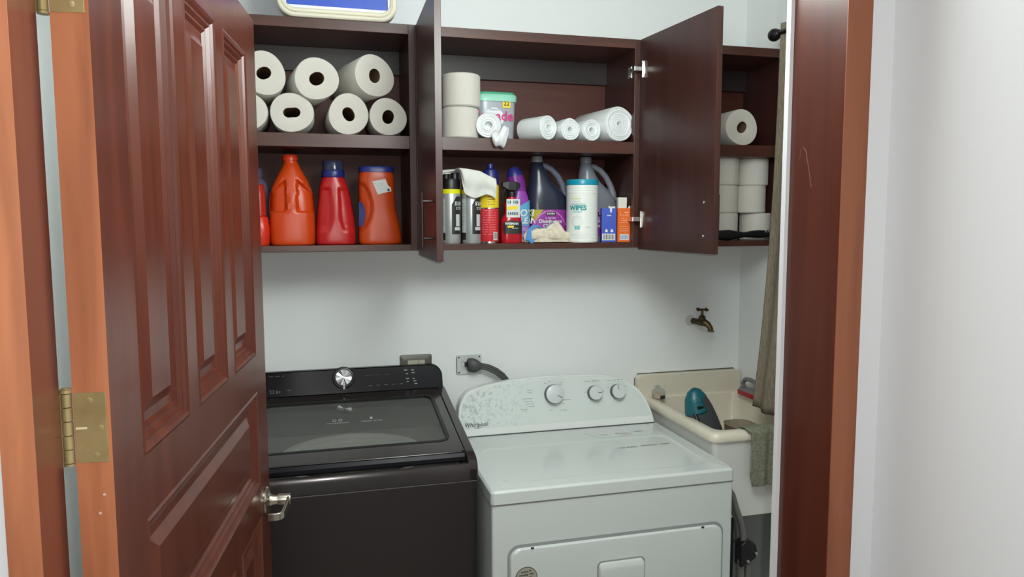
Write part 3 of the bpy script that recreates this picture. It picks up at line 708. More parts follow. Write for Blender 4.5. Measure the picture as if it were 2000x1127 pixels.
g.loft([[(xx, y+s*hw, zz) for s, zz in ((-1, z0), (1, z0), (1, z1), (-1, z1))] for xx, hw, z0, z1 in ((x-.030, .007, ZB+.180, ZB+.193), (x-.010, .010, ZB+.168, ZB+.197), (x+.014, .010, ZB+.166, ZB+.196), (x+.030, .007, ZB+.178, ZB+.190))])
hd = obj('spray_head', g, 'blackplastic', t, 0, .003)
g = G(); g.tube([(x-.016, y, ZB+.178), (x-.024, y, ZB+.165), (x-.029, y, ZB+.148), (x-.027, y, ZB+.140)], [.004, .005, .005, .003], 10); obj('trigger', g, 'blackplastic', hd)
g = G(); g.tube([(x+.002, y, ZB+.02), (x+.002, y, ZB+.146)], .0015, 6); obj('dip_tube', g, C('label_white', (220, 222, 220)), bd)

# purple and blue stain remover bottle
x, y = .655, 2.352
t = thing('stain_remover_bottle', 'purple and blue stain remover bottle with angled cap behind the red spray', 'bottle', (x, y, ZB))
K = [(ZB, x, y, .030, .024, 3.2), (ZB+.008, x, y, .033, .027, 3.2), (ZB+.08, x, y, .033, .027, 3), (ZB+.13, x, y, .031, .026, 2.8), (ZB+.155, x-.001, y, .027, .024, 2.6), (ZB+.168, x-.002, y, .024, .022, 2.4)]
ks = smoothkeys(K, 6)
g = G(); bodyloft(g, ks, 48); obj('bottle', g, C('violet_plastic', (146, 60, 168), .3), t, 50)
g = G()
for i in range(40): pass
def oxf(u, z, k=.0008):
    q = max(-1, min(1, u/.033)); return (x+u, y-.027*(1-abs(q)**3)**(1/3)-k, z)
g.grid(lambda u, v: oxf(-.031+.062*u, ZB+.012+(.094+.034*u)*v), 18, 8); lb = obj('blue_label', g, C('sky_label', (92, 168, 208), .4), t, label='sky blue label')
g = G(); letters(g, 'OXI', .032, lambda u, v: oxf(u-.008, ZB+.096+v, .0018), bold=.0010, shear=.15, align='LEFT'); letters(g, 'CLEAN', .0265, lambda u, v: oxf(u-.026, ZB+.071+v, .0018), bold=.0009, shear=.15, align='LEFT'); obj('lettering', g, C('label_white', (220, 222, 220)), lb, 0)
g = G(); g.grid(lambda u, v: oxf(-.029+.058*u, ZB+.030+.026*v, .0014), 12, 1); st = obj('violet_strip', g, C('lilac_label', (150, 110, 180), .5), lb, 0)
g = G(); dashes(g, -.022, .024, ZB+.046, .002, lambda u, v: oxf(u, v, .0019), n=8); dashes(g, -.022, .024, ZB+.040, .002, lambda u, v: oxf(u, v, .0019), n=8); obj('print', g, C('label_white', (220, 222, 220)), st, 0)
g = G(); rings = []
for k, (s, a, b) in enumerate(((0, .0245, .0225), (.012, .026, .024), (.030, .028, .024), (.050, .027, .023), (.066, .022, .019), (.078, .012, .011))):
    cx = x-.002-.004*k*.6-(s*.12); cz = ZB+.168+s
    rings.append([(cx+a*math.cos(2*math.pi*i/32), y+b*math.sin(2*math.pi*i/32), cz+.30*a*math.cos(2*math.pi*i/32)*(s/.078)) for i in range(32)])
g.loft(rings[:4]); cp = obj('cap', g, C('violet_cap', (122, 44, 140), .25), t, 50, label='violet angled cap')
g = G(); g.loft(rings[3:]); obj('cap_top', g, C('indigo_cap', (44, 44, 120), .3), cp, 50)

# gallon jugs of disinfectant
def gallon(xc, label, body, handle, y=2.387, dx=0):
    t = thing('cleaner_jug', label, 'jug', (xc, y, ZB), 0, 'gallon jugs of disinfectant cleaner')
    K = [(ZB, 0, .064, .038, 3.4), (ZB+.010, 0, .070, .042, 3.4), (ZB+.10, 0, .071, .042, 3.2), (ZB+.140, -.002, .070, .042, 3), (ZB+.172, -.012, .058, .040, 2.6), (ZB+.205, -.026, .038, .034, 2.3), (ZB+.240, -.034, .026, .028, 2), (ZB+.262, -.037, .0195, .0195, 2), (ZB+.268, -.037, .0185, .0185, 2)]
    ks = smoothkeys([(z, xc+c, y, a, b, n) for z, c, a, b, n in K], 7)
    g = G(); bodyloft(g, ks, 48); b = obj('body', g, body, t, 50)
    g = G(); g.lathe([(.0180, ZB+.266), (.0195, ZB+.268), (.0195, ZB+.282), (.0185, ZB+.286), (.014, ZB+.286)], (xc-.037, y, 0), seg=28); obj('cap', g, C('milky_cap', (150, 152, 158), .4), t, label='milky grey cap')
    g = G(); pts = [(-.030, ZB+.254), (-.010, ZB+.256), (.014, ZB+.244), (.036, ZB+.222), (.053, ZB+.193), (.062, ZB+.165), (.064, ZB+.140)]
    g.tube([(xc+a, y, z) for a, z in pts], [.010, .0105, .0105, .0105, .011, .013, .014], 14); obj('handle', g, handle, t, 50)
    def jf(u, z, k=.001):
        q = max(-1, min(1, u/.071)); return (xc+u, y-.042*(1-abs(q)**3.2)**(1/3.2)-k, z)
    g = G(); g.grid(lambda u, v: jf(-.066+.132*u, ZB+.018+.090*v), 24, 2); lb = obj('label', g, C('purple_label', (150, 56, 152), .4), t, label='purple label with white lettering')
    g = G(); g.grid(lambda u, v: jf(-.066+.040*u*(1-.75*v if v < .9 else .32), ZB+.108-.034*v, .0016), 8, 8); obj('yellow_corner', g, C('olive_yellow', (176, 166, 30), .5), lb, 0)
    for rr, mm in ((.062, C('label_pink', (206, 120, 190), .5)), ):
        g = G(); n = 30
        arc = lambda a, r2: jf((-.004+r2*math.cos(a)), ZB+.028+.078*(r2/.062)*math.sin(a), .0018)
        g.add([arc(math.pi*(.12+.80*i/n), rr) for i in range(n+1)]+[arc(math.pi*(.12+.80*i/n), rr-.004) for i in range(n+1)], [(i, i+1, n+2+i, n+1+i) for i in range(n)]); obj('arc', g, mm, lb, 0)
    g = G(); g.grid(lambda u, v: jf(-.018+.034*u, ZB+.089+.012*v, .002), 6, 1); bb = obj('brand_block', g, C('label_black', (38, 38, 40)), lb, 0)
    g = G(); letters(g, 'ZEBO', .010, lambda u, v: jf(u-.001, ZB+.095+v, .0026), bold=.0003) if False else dashes(g, -.015, .013, ZB+.092, .006, lambda u, v: jf(u, v, .0026), n=5); obj('print', g, C('label_white', (220, 222, 220)), bb, 0)
    g = G(); letters(g, 'Disinfectant', .0165, lambda u, v: jf(u-.002, ZB+.069+v, .0022), bold=.0005); letters(g, 'Cleaner', .0165, lambda u, v: jf(u-.002, ZB+.054+v, .0022), bold=.0005); dashes(g, -.020, .016, ZB+.079, .0025, lambda u, v: jf(u, v, .0022), n=9); obj('lettering', g, C('label_white', (220, 222, 220)), lb, 0)
    g = G(); g.grid(lambda u, v: jf(-.060+.020*u, ZB+.026+.014*v, .002), 4, 1); obj('info_block', g, C('lilac_label', (150, 110, 180)), lb, 0)
gallon(.763, 'dark blue filled gallon jug of disinfectant cleaner behind the folded rag', C('dark_liquid_jug', (44, 48, 66), .25), C('slate_translucent', (104, 108, 124), .3))
gallon(.938, 'pale grey gallon jug of disinfectant cleaner behind the wipes canister', C('grey_translucent', (122, 126, 134), .3), C('grey_translucent', (122, 126, 134)))

# wipes canister
x, y, r = .854, 2.294, .0525
t = thing('wipes_canister', 'white wipes canister with teal lid in front of the pale jug', 'canister', (x, y, ZB))
hh = .186
prof = [(r*.96, ZB), (r, ZB+.003)]
for z in (.012, .022, .032): prof += [(r, ZB+z), (r*.985, ZB+z+.001), (r*.985, ZB+z+.002), (r, ZB+z+.003)]
prof += [(r*.99, ZB+.040), (r*.99, ZB+.150)]
for z in (.156, .166, .174): prof += [(r, ZB+z), (r*.985, ZB+z+.001), (r*.985, ZB+z+.002), (r, ZB+z+.003)]
prof += [(r, ZB+hh), (r*.95, ZB+hh+.001)]
g = G(); g.lathe(prof, (x, y, 0), seg=56); bd = obj('body', g, C('canister_white', (236, 240, 234), .35), t, 30)
g = G(); g.lathe([(r*.97, ZB+hh), (r*1.01, ZB+hh+.002), (r*1.01, ZB+hh+.014), (r*.97, ZB+hh+.019), (r*.6, ZB+hh+.020)], (x, y, 0), seg=56); obj('lid', g, C('teal_lid', (24, 150, 176), .3), t, 40, label='teal lid')
a0 = fa(x, y)-.05
W = cylfn((x, y), r+.0005, a0, ZB)
g = G(); letters(g, 'WIPES', .021, lambda u, v: W(u-.012, v+.112), bold=.0009); letters(g, 'DISINFECTING', .0075, lambda u, v: W(u-.012, v+.124)); obj('lettering', g, C('teal_print2', (30, 150, 156), .5), bd, 0)
g = G(); dashes(g, -.030, .004, .098, .004, W, n=9); dashes(g, -.022, -.004, .043, .012, W, n=3, fill=.95); obj('print', g, C('aqua_print', (110, 200, 204), .5), bd, 0)
g = G(); dashes(g, -.034, .000, .141, .003, W, n=4, fill=1); obj('print', g, C('lemon_print', (224, 226, 120), .5), bd, 0)
g = G()
for k in range(10):
    a = k*.628; cx, cy = -.014+.013*math.cos(a), .068+.013*math.sin(a)
    g.tube([W(cx, cy), W(cx+.006*math.cos(a+.5), cy+.006*math.sin(a+.5)), W(cx+.009*math.cos(a+1.1), cy+.009*math.sin(a+1.1))], .0005, 4)
dashes(g, -.030, -.002, .132, .0014, W, n=9); dashes(g, .016, .032, .049, .002, W, n=4); obj('print', g, C('pale_grey_print2', (176, 190, 188), .6), bd, 0)

# cartons
def carton(x, y, wd, dp_, h, rot, mt, name, label, cat):
    t = thing(name, label, cat, (x, y, ZB), rot, None, local=True)
    g = G(); g.box(-wd/2, wd/2, -dp_/2, dp_/2, 0, h); b = obj('box', g, mt, t, 0, .0008); return t, b
t, b = carton(.948, 2.296, .049, .040, .112, -.28, C('carton_blue', (40, 72, 186), .4), 'blue_carton', 'small blue cardboard box right of the wipes canister, flap up', 'box')
yf = -.0206
g = G(); g.add([(-.022, yf, .006), (.021, yf, .006), (.021, yf, .028), (-.022, yf, .028)], [(0, 1, 2, 3)]); bc = obj('barcode_patch', g, C('label_white', (220, 222, 220)), b, 0)
g = G()
for k in range(12): g.add([(-.018+.0031*k, yf-.0003, .009), (-.018+.0031*k+(.0012 if k % 3 else .002), yf-.0003, .009), (-.018+.0031*k+(.0012 if k % 3 else .002), yf-.0003, .025), (-.018+.0031*k, yf-.0003, .025)], [(0, 1, 2, 3)])
obj('bars', g, 'blackprint', bc, 0)
g = G()
for cx in (-.008, .010):
    g.add([(cx-.005, yf, .033), (cx+.005, yf, .033), (cx+.004, yf, .040), (cx, yf, .044), (cx-.004, yf, .040)], [(0, 1, 2, 3, 4)])
dashes(g, -.006, .008, .086, .004, lambda a, b_: (a, yf, b_), n=4); obj('print', g, C('label_white', (220, 222, 220)), b, 0)
g = G(); g.add([(-.0255, -.006, .045), (-.0255, .016, .045), (-.0255, .016, .070), (-.0255, -.006, .070)], [(0, 1, 2, 3)]); g.add([(-.0255, -.012, .080), (-.0255, .018, .080), (-.0255, .018, .088), (-.0255, -.012, .088)], [(0, 1, 2, 3)]); obj('side_print', g, 'print', b, 0)
g = G(); g.add([(-.002, -.019, .112), (.020, -.019, .112), (.021, -.020, .118), (.006, -.020, .117), (-.001, -.020, .121)], [(0, 1, 2, 3, 4)]); g.add([(.004, yf-.0004, .098), (.009, yf-.0004, .098), (.010, yf-.0004, .112), (.003, yf-.0004, .112)], [(0, 1, 2, 3)]); obj('torn_flap', g, C('label_white', (220, 222, 220)), b, 0, solid=.0006)
t, b = carton(.998, 2.290, .047, .030, .112, -.05, C('carton_orange', (236, 110, 40), .4), 'orange_carton', 'small orange cardboard box with white top flap, nearest the right hinge', 'box')
yf = -.0156
g = G(); g.add([(-.016, yf, .006), (.016, yf, .006), (.016, yf, .026), (-.016, yf, .026)], [(0, 1, 2, 3)]); bc = obj('barcode_patch', g, C('label_white', (220, 222, 220)), b, 0)
g = G()
for k in range(10): g.add([(-.013+.0027*k, yf-.0003, .009), (-.013+.0027*k+.0012, yf-.0003, .009), (-.013+.0027*k+.0012, yf-.0003, .023), (-.013+.0027*k, yf-.0003, .023)], [(0, 1, 2, 3)])
obj('bars', g, C('blue_bars', (90, 120, 170), .6), bc, 0)
g = G()
for z, h_ in ((.096, .004), (.088, .003), (.078, .002), (.071, .002), (.064, .002), (.050, .002), (.043, .002), (.036, .002)): dashes(g, -.016, .016, z, h_, lambda a, b_: (a, yf, b_), n=6)
obj('print', g, C('peach_print', (246, 186, 146), .6), b, 0)
g = G(); g.box(-.020, .010, -.010, .008, .112, .148); g.add([(.012, -.012, .112), (.022, -.012, .112), (.021, -.014, .121), (.016, -.013, .119)], [(0, 1, 2, 3)]); obj('open_flap', g, C('flap_white', (228, 224, 212), .7), b, 0, .001, label='white open flap')

# folded rag
t = thing('rag', 'cream terry rag with a blue edge stripe heaped before the dark jug', 'rag', (.740, 2.283, ZB))
def ragfn(u, v):
    x = .648+.168*u
    hgt = .006+.070*math.exp(-((u-.62)/.24)**2)+.034*math.exp(-((u-.20)/.2)**2)+.012*math.sin(9*u)*(1-u)
    a = math.pi*v
    z = ZB+.0015+hgt*math.sin(a)**.8*(.92+.10*math.sin(5*a+6*u))
    y = 2.282-.026*math.cos(a)*(.6+.4*math.sin(math.pi*u))+.004*math.sin(13*u+3*v)
    return (x, y, z)
g = G(); g.grid(ragfn, 40, 20); rg = obj('cloth', g, 'rag', t, 70, solid=.002, sub=1)
g = G()
def rollfn(u, v):
    a = 2*math.pi*v; r = .014+.005*math.sin(math.pi*u)+.002*math.sin(7*u)
    return (.668+.130*u, 2.262+.5*r*math.cos(a), ZB+.022+.006*math.sin(3.2*u+.4)+r*math.sin(a))
g.grid(rollfn, 24, 14); obj('rolled_hem', g, 'rag', rg, 70)
g = G()
def stripe(u, v):
    p = Vector(ragfn(.10+.50*u, .30+.14*v+.12*u)); return (p.x, p.y-.005, p.z+.004)
g.grid(stripe, 24, 3)
def strip2(u, v):
    return (.646+.030*u+.012*v, 2.256+.006*v, ZB+.004+.040*v+.006*math.sin(6*u))
g.grid(strip2, 6, 8); obj('blue_stripe', g, C('blue_stripe', (86, 142, 206), .9), rg, 70, solid=.0015, label='blue stripe')

# ================================================================== switch, outlet, cord
t = thing('light_switch', 'grey framed wall switch plate behind the black washer', 'switch', (.327, WB, 1.13))
g = G(); g.loft([[(x, y, z) for x, z in rrect(.271+i, .383-i, 1.082+i, 1.184-i, .006, 3)] for y, i in ((WB-.0005, 0), (WB-.008, .001), (WB-.012, .014), (WB-.012, .018))]); obj('plate', g, C('pewter_plastic', (104, 104, 98), .35, metal=.4), t, 30)
g = G(); g.box(.297, .335, WB-.0145, WB-.012, 1.112, 1.166); g.box(.3365, .357, WB-.0145, WB-.012, 1.112, 1.166); obj('rocker', g, C('pale_rocker', (184, 178, 160), .4), t, 0, .0006)
t = thing('wall_outlet', 'white wall outlet plate with black screws above the white dryer', 'outlet', (.514, WB, 1.142))
g = G(); g.loft([[(x, y, z) for x, z in rrect(.471+i, .561-i, 1.104+i, 1.174-i, .003, 3)] for y, i in ((WB-.0005, 0), (WB-.005, 0), (WB-.0065, .0015))]); pl = obj('plate', g, C('outlet_white', (206, 208, 204), .4), t, 30)
g = G()
for a, b in ((.479, 1.166), (.479, 1.112), (.553, 1.166)): g.lathe([(.0028, -.0015), (.003, 0)], (a, WB-.0066, b), 'Y', 10)
for a, b in ((.487, 1.148), (.487, 1.135), (.494, 1.152), (.494, 1.128)): g.lathe([(.0012, -.001), (.0014, 0)], (a, WB-.0066, b), 'Y', 8)
g.box(.4705, .4722, WB-.0068, WB-.004, 1.108, 1.168)
obj('screw', g, 'blackprint', pl, 30)
t = thing('power_cord', 'thick grey power cord with chunky plug in the wall outlet', 'cord', (.527, WB-.03, 1.138))
g = G(); rings = []
for k, (u, ry, rz) in enumerate(((0, .020, .020), (.006, .025, .025), (.022, .026, .026), (.034, .023, .022), (.046, .013, .013), (.054, .010, .010))):
    c = Vector((.507+u, WB-.007-.012-u*.20, 1.141-u*.10))
    rings.append([tuple(c+Vector((-.3*0, ry*.72*math.cos(2*math.pi*i/18), rz*math.sin(2*math.pi*i/18)))) for i in range(18)])
g.loft(rings); pg = obj('plug', g, 'darkgrey', t, 35, .001)
g = G(); g.box(.499, .510, WB-.022, WB-.0067, 1.134, 1.150); obj('plug_base', g, 'blackplastic', pg, 0)
pts = [(.556, WB-.030, 1.136), (.580, WB-.034, 1.130), (.606, WB-.036, 1.117), (.630, WB-.038, 1.098), (.648, WB-.038, 1.075), (.662, WB-.036, 1.040), (.670, WB-.032, .98), (.674, WB-.030, .80), (.674, WB-.028, .5)]
g = G()
for o in (-.0075, 0, .0075): g.tube([(p[0]+o*.55, p[1]-.001*abs(o)/.0075, p[2]+o*.8) for p in pts], .0048, 10)
obj('cable', g, 'darkgrey', t, 50)

# ================================================================== washing machine
WX0, WX1, WY0 = -.235, .418, 1.930
WC = (WX0+WX1)/2
t = thing('washing_machine', 'dark graphite top-loading washer with glass lid beside the brown door', 'washer', (WC, 2.22, 0))
g = G(); zt = .932
g.ringplate(rrect(WX0, WX1, WY0, 2.50, .022, 5), rrect(WX0+.012, WX1-.012, WY0+.012, 2.488, .012, 5), .03, zt, XY); g.box(WX0+.02, WX1-.02, WY0+.02, 2.48, .03, .05)
for a in (WX0+.05, WX1-.09):
    for b in (WY0+.04, 2.42): g.box(a, a+.04, b, b+.04, 0, .031)
obj('body', g, 'washer', t, 40)
SL = (1.076-1.000)/(2.47-1.985)
def lidz(y): return 1.000+(y-1.985)*SL
cov = [(WY0, .9335), (WY0+.001, .965), (WY0+.006, .977), (WY0+.012, .981), (WY0+.018, .980), (WY0+.024, .970), (WY0+.040, .970), (WY0+.040, .9335)]
g = G(); g.prism(cov, WX0+.002, WX1-.002, YZ)
side = [(WY0, .9335), (WY0+.001, .965), (WY0+.010, .985), (WY0+.030, .997), (1.985, 1.002), (2.47, 1.078), (2.47, .9335)]
g.prism(side, WX0, WX0+.026, YZ); g.prism(side, WX1-.026, WX1, YZ)
g.prism([(2.455, .9335), (2.455, 1.070), (2.512, 1.078), (2.512, .9335)], WX0, WX1, YZ)
cover = obj('top_cover', g, 'washertop', t, 30, .004)
# highlight along the front seam, put in as a light grey strip
g = G(); g.box(WX0+.004, WX1-.004, WY0-.0006, WY0+.004, .9318, .9336); obj('highlight_strip', g, C('highlight_grey', (150, 148, 148), .3, metal=.8), cover, 0)
# lid with glass
LX0, LX1, LY0, LY1 = WX0+.029, WX1-.029, 1.975, 2.450
LF = lambda a, b, d: (a, b, lidz(b)+.004+d)
g = G(); g.ringplate(rrect(LX0, LX1, LY0, LY1, .012, 6), rrect(WC-.268, WC+.268, 2.048, 2.392, .030, 6), -.016, .002, LF); lid = obj('lid', g, 'washertop', t, 30, .0025)
g = G(); zl = lidz(LY0)+.006
g.prism([(LY0+.006, zl), (LY0-.004, zl-.003), (LY0-.012, zl-.012), (LY0-.014, zl-.024), (LY0-.006, zl-.028), (LY0+.006, zl-.018)], LX0, LX1, YZ); obj('lid_lip', g, 'panel', lid, 30, .002)
g = G(); g.ringplate(rrect(WC-.272, WC+.272, 2.044, 2.396, .033, 6), rrect(WC-.262, WC+.262, 2.054, 2.386, .026, 6), -.010, .0035, LF); obj('glass_gasket', g, C('black_gasket', (14, 14, 15), .4), lid, 30)
g = G(); g.prism(rrect(WC-.268, WC+.268, 2.048, 2.392, .03, 6), -.006, -.003, LF); gl = obj('glass_pane', g, 'smoked_glass', lid, 0)
LT = lambda x0, y0: (lambda u, v: LF(x0+u, y0+v, -.0025))
g = G(); letters(g, 'CENTRIFUGADO', .009, LT(.050, 2.232)); letters(g, 'MAGIC FILTER', .010, LT(.152, 2.232))
for cx in (.040, .058):
    n = 16; g.add([LF(cx+r*math.cos(2*math.pi*i/n), 2.252+r*1.4*math.sin(2*math.pi*i/n), -.0025) for r in (.006, .0045) for i in range(n)], [(i, (i+1) % n, n+(i+1) % n, n+i) for i in range(n)])
g.add([LF(.147, 2.246, -.0025), LF(.155, 2.246, -.0025), LF(.155, 2.260, -.0025), LF(.147, 2.260, -.0025)], [(0, 1, 2, 3)]); obj('lettering', g, C('glass_print', (190, 196, 194), .6), gl, 0)
# tub seen through the glass
g = G(); n = 48
sq = rrect(WX0+.030, WX1-.030, 1.975, 2.452, .01, 11); cy = 2.205
ci = [(WC+.225*math.cos(2*math.pi*(i+.5)/48), cy+.215*math.sin(2*math.pi*(i+.5)/48)) for i in range(48)]
g.ringplate(sq, ci, .940, .946, XY)
tubp = obj('tub_deck', g, C('grey_deck', (126, 130, 132), .4), t, 30)
g = G()
for r0, r1, z0 in ((.222, .206, .946), (.204, .190, .936), (.188, .178, .924)):
    g.lathe([(r0, z0-.012), (r0, z0), (r0-.004, z0+.004), (r1+.002, z0+.003), (r1, z0-.010)], (WC, cy, 0), seg=64, caps=(False, False))
obj('tub_ring', g, C('pale_tub_ring', (222, 226, 230), .35), t, 40, label='pale tub rings')
g = G(); g.lathe([(.176, .918), (.172, .70), (.150, .64), (.001, .63)], (WC, cy, 0), seg=64, caps=(False, False)); dr = obj('drum', g, 'steel', t, 40)
g = G(); g.lathe([(.06, .66), (.045, .74), (.02, .80), (.001, .805)], (WC, cy, 0), seg=32); obj('pulsator', g, C('grey_deck', (126, 130, 132)), dr, 40)
# control panel
CPF = lambda a, b, d: (a, 2.468+(b-1.074)*.30+d, b)
g = G(); g.prism(rrect(WX0+.004, WX1-.006, 1.074, 1.154, [.040, .040, .004, .004], 8), 0, .022, CPF)
cp = obj('control_panel', g, 'panel', t, 30, .003)
def CT(x0, z0): return lambda u, v: CPF(x0+u, z0+v, -.0006)
g = G()
letters(g, '23 kg', .016, CT(-.142, 1.092), bold=.0003); letters(g, '28:8', .036, CT(.195, 1.118), bold=-.0004) if False else None
dashes(g, -.165, -.110, 1.140, .0025, CT(0, 0), n=12); dashes(g, -.105, -.090, 1.094, .003, CT(0, 0), n=4)
for k in range(5): dashes(g, .160+.026*k, .172+.026*k, 1.094, .003, CT(0, 0), n=3)
dashes(g, .150, .235, 1.128, .0012, CT(0, 0), n=14)
obj('print', g, 'dimprint', cp, 0)
g = G()
for (a, b) in ((.286, 1.138), (.288, 1.126), (.310, 1.137), (.311, 1.128), (.292, 1.110), (.314, 1.109), (.293, 1.100), (.316, 1.101), (.319, 1.092)):
    dashes(g, a-.005, a+.006, b, .003, CT(0, 0), n=3)
obj('print', g, 'print', cp, 0)
kx, kz = .0775, 1.125
ax = Vector((0, -.957, .287)); u1 = Vector((1, 0, 0)); u2 = ax.cross(u1) * -1
kc = Vector(CPF(kx, kz, 0))
def knob_ring(g, prof, seg=40):
    g.loft([[tuple(kc+ax*o+u1*(r*math.cos(2*math.pi*i/seg))+u2*(r*math.sin(2*math.pi*i/seg))) for i in range(seg)] for r, o in prof])
g = G(); knob_ring(g, [(.001, .0003), (.037, .0003), (.037, .004), (.034, .006), (.031, .006), (.029, .020), (.001, .020)]); kn = obj('dial', g, C('dial_black', (26, 26, 30), .25), t, 40)
g = G()
for k in range(8):                                             # faceted spun metal cap
    a0_, a1_ = k*math.pi/4, (k+1)*math.pi/4
    P_ = lambda r, a, o: tuple(kc+ax*o+u1*(r*math.cos(a))+u2*(r*math.sin(a)))
    o1 = .0235 if k % 2 else .0222
    g.add([P_(0, 0, .0238), P_(.025, a0_, .0222), P_(.0255, (a0_+a1_)/2, o1+.0012), P_(.025, a1_, .0222)], [(0, 1, 2), (0, 2, 3)])
knob_ring(g, [(.026, .0195), (.0255, .0222)], 32)
obj('dial_cap', g, 'chrome', kn, 0, label='spun chrome cap')
g = G(); b_ = kc-u2*.018 if u2.z > 0 else kc+u2*.018
dn = -u2 if u2.z > 0 else u2
q = []
for o in (.006, .0245):
    for s, l in ((-1, .014), (1, .014), (1, .040), (-1, .040)): q.append(tuple(kc+ax*o+u1*(s*.003)+dn*l))
g.loft([q[:4], q[4:]]); obj('pointer', g, 'chrome', kn, 0, .0006)

# ================================================================== dryer
DX0, DX1, DY0 = .435, 1.172, 1.855
DC = (DX0+DX1)/2
t = thing('dryer', 'white front-loading dryer with curved control console right of the dark washer', 'dryer', (DC, 2.16, 0))
g = G(); g.prism(rrect(DX0+.003, DX1-.003, DY0, 2.475, .008, 4), .025, .882, XY)
for a in (DX0+.05, DX1-.09):
    for b in (DY0+.04, 2.40): g.box(a, a+.04, b, b+.04, 0, .026)
body = obj('body', g, 'appliance', t, 40)
g = G(); g.prism(rrect(DX0+.001, DX1-.001, DY0-.001, 2.470, .008, 4), .8825, .8865, XY); obj('gap', g, 'groove', body, 30)
# top with a shallow recessed field
g = G(); outer = rrect(DX0, DX1, DY0-.004, 2.478, .014, 6); i1 = rrect(DX0+.045, DX1-.045, DY0+.050, 2.22, .045, 6); i2 = rrect(DX0+.056, DX1-.056, DY0+.061, 2.209, .036, 6)
o2 = rrect(DX0+.006, DX1-.006, DY0+.002, 2.472, .012, 6)
g.loft([[(a, b, .8868) for a, b in outer], [(a, b, .919) for a, b in outer], [(a, b, .925) for a, b in o2], [(a, b, .925) for a, b in i1], [(a, b, .9222) for a, b in i2]]); top = obj('top_panel', g, 'appliance', t, 8, .0015)
g = G(); pts = [(.868, 2.30), (.895, 2.235), (.905, 2.229), (1.10, 2.229)]
for i in range(3):
    (xa, ya), (xb, yb2) = pts[i], pts[i+1]; g.tube([(xa, ya, .9252), (xb, yb2, .9252)], .0014, 6)
obj('plate_outline', g, C('soft_grey_line', (190, 200, 198), .5), top, 30)
TP = lambda u, v: (u, v, .9256)
g = G(); dashes(g, .915, 1.035, 2.262, .005, TP, n=7); dashes(g, .985, 1.025, 2.245, .005, TP, n=4); obj('print', g, C('faded_red_print', (206, 168, 164), .6), top, 0)
g = G(); dashes(g, 1.04, 1.075, 2.270, .005, TP, n=4); obj('print', g, 'greyprint', top, 0)
TP2 = lambda u, v: (u, v, .9227)
g = G(); dashes(g, .925, .985, 2.118, .010, TP2, n=10); dashes(g, 1.000, 1.100, 2.122, .009, TP2, n=16); obj('print', g, C('faint_print', (134, 142, 142), .6), top, 0)
# door and handle
g = G(); yo = DY0
dout = rrect(.482, 1.137, .22, .764, .034, 8); 
g.ringplate(rrect(.481, 1.138, .22, .7685, .034, 8), rrect(.4865, 1.1325, .2245, .7595, .030, 8), yo-.0012, yo+.002, XZ); obj('door_gasket', g, 'groove', body, 30)
g = G(); rings = [[(a, yo-o, b) for a, b in rrect(.4865+i, 1.1325-i, .2245+i, .7595-i, .030-i*.5, 8)] for o, i in ((-.002, 0), (.006, 0), (.010, .003), (.011, .008))]
g.loft(rings); dd = obj('door', g, 'appliance', t, 40)
yd = yo-.011
g = G(); g.ringplate(rrect(.738, .884, .52, .697, .016, 6), rrect(.742, .880, .524, .693, .013, 6), yd-.001, yd+.001, XZ); obj('handle_recess', g, 'groove', dd, 30)
g = G(); rings = [[(a, yd-o, b) for a, b in rrect(.742+i, .880-i, .524+i, .693-j, .013, 6)] for o, i, j in ((-.001, 0, 0), (.009, .001, .002), (.014, .004, .012), (.015, .008, .018))]
g.loft(rings); obj('door_handle', g, 'appliance', dd, 40)
g = G(); n = 36
g.prism([(.5315+.0315*math.cos(2*math.pi*i/n), .677+.0315*math.sin(2*math.pi*i/n)) for i in range(n)], yd-.0008, yd+.0005, XZ); sk = obj('round_sticker', g, C('sticker_rim', (70, 70, 62), .6), dd, 0, label='round beige sticker with dark rim')
g = G(); g.prism([(.5315+.0295*math.cos(2*math.pi*i/n), .677+.0295*math.sin(2*math.pi*i/n)) for i in range(n)], yd-.0014, yd-.0007, XZ); sf = obj('sticker_face', g, C('sticker_beige', (168, 164, 150), .6), sk, 0)
g = G(); SK = lambda u, v: (u, yd-.0018, v)
dashes(g, .5165, .5365, .693, .0042, SK, n=6); dashes(g, .5385, .545, .695, .0042, SK, n=2); dashes(g, .511, .5375, .684, .0042, SK, n=8); dashes(g, .540, .552, .686, .0042, SK, n=4); dashes(g, .517, .533, .675, .0042, SK, n=5); dashes(g, .536, .546, .676, .0042, SK, n=3); dashes(g, .512, .550, .665, .0042, SK, n=11); dashes(g, .516, .546, .656, .0042, SK, n=9)
obj('print', g, 'blackprint', sf, 0)
for xx in (.545, 1.062):
    g = G(); g.box(xx, xx+.008, yo-.0125, yo-.009, .7575, .7615); obj('bumper', g, 'blackprint', dd, 0)
# console
CO = [(.447, .926), (.447, 1.000), (.455, 1.034), (.470, 1.057), (.492, 1.074), (.550, 1.090), (.640, 1.101), (.735, 1.106), (.825, 1.107), (.920, 1.104), (.998, 1.096), (1.058, 1.078), (1.100, 1.052), (1.130, 1.016), (1.150, .970), (1.160, .926)]
def smooth2(P, n=4): return [(a, b) for a, b in smoothkeys(P, n)]
COs = smooth2(CO)
cx0, cz0 = .80, .99
def scaled(P, k, kz=None): 
    kz = kz or k; return [(cx0+(a-cx0)*k, .926+(b-.926)*kz) for a, b in P]
cy_ = lambda b: 2.358+(b-.926)*.24
CF = lambda a, b, d: (a, cy_(b)+d, b)
g = G(); rings = [[CF(a, b, d) for a, b in scaled(COs, k, kz)] for d, k, kz in ((0, .982, .965), (-.002, .990, .982), (0, .998, .996), (.006, 1, 1), (.030, 1.0, .975), (.050, .985, .955))]
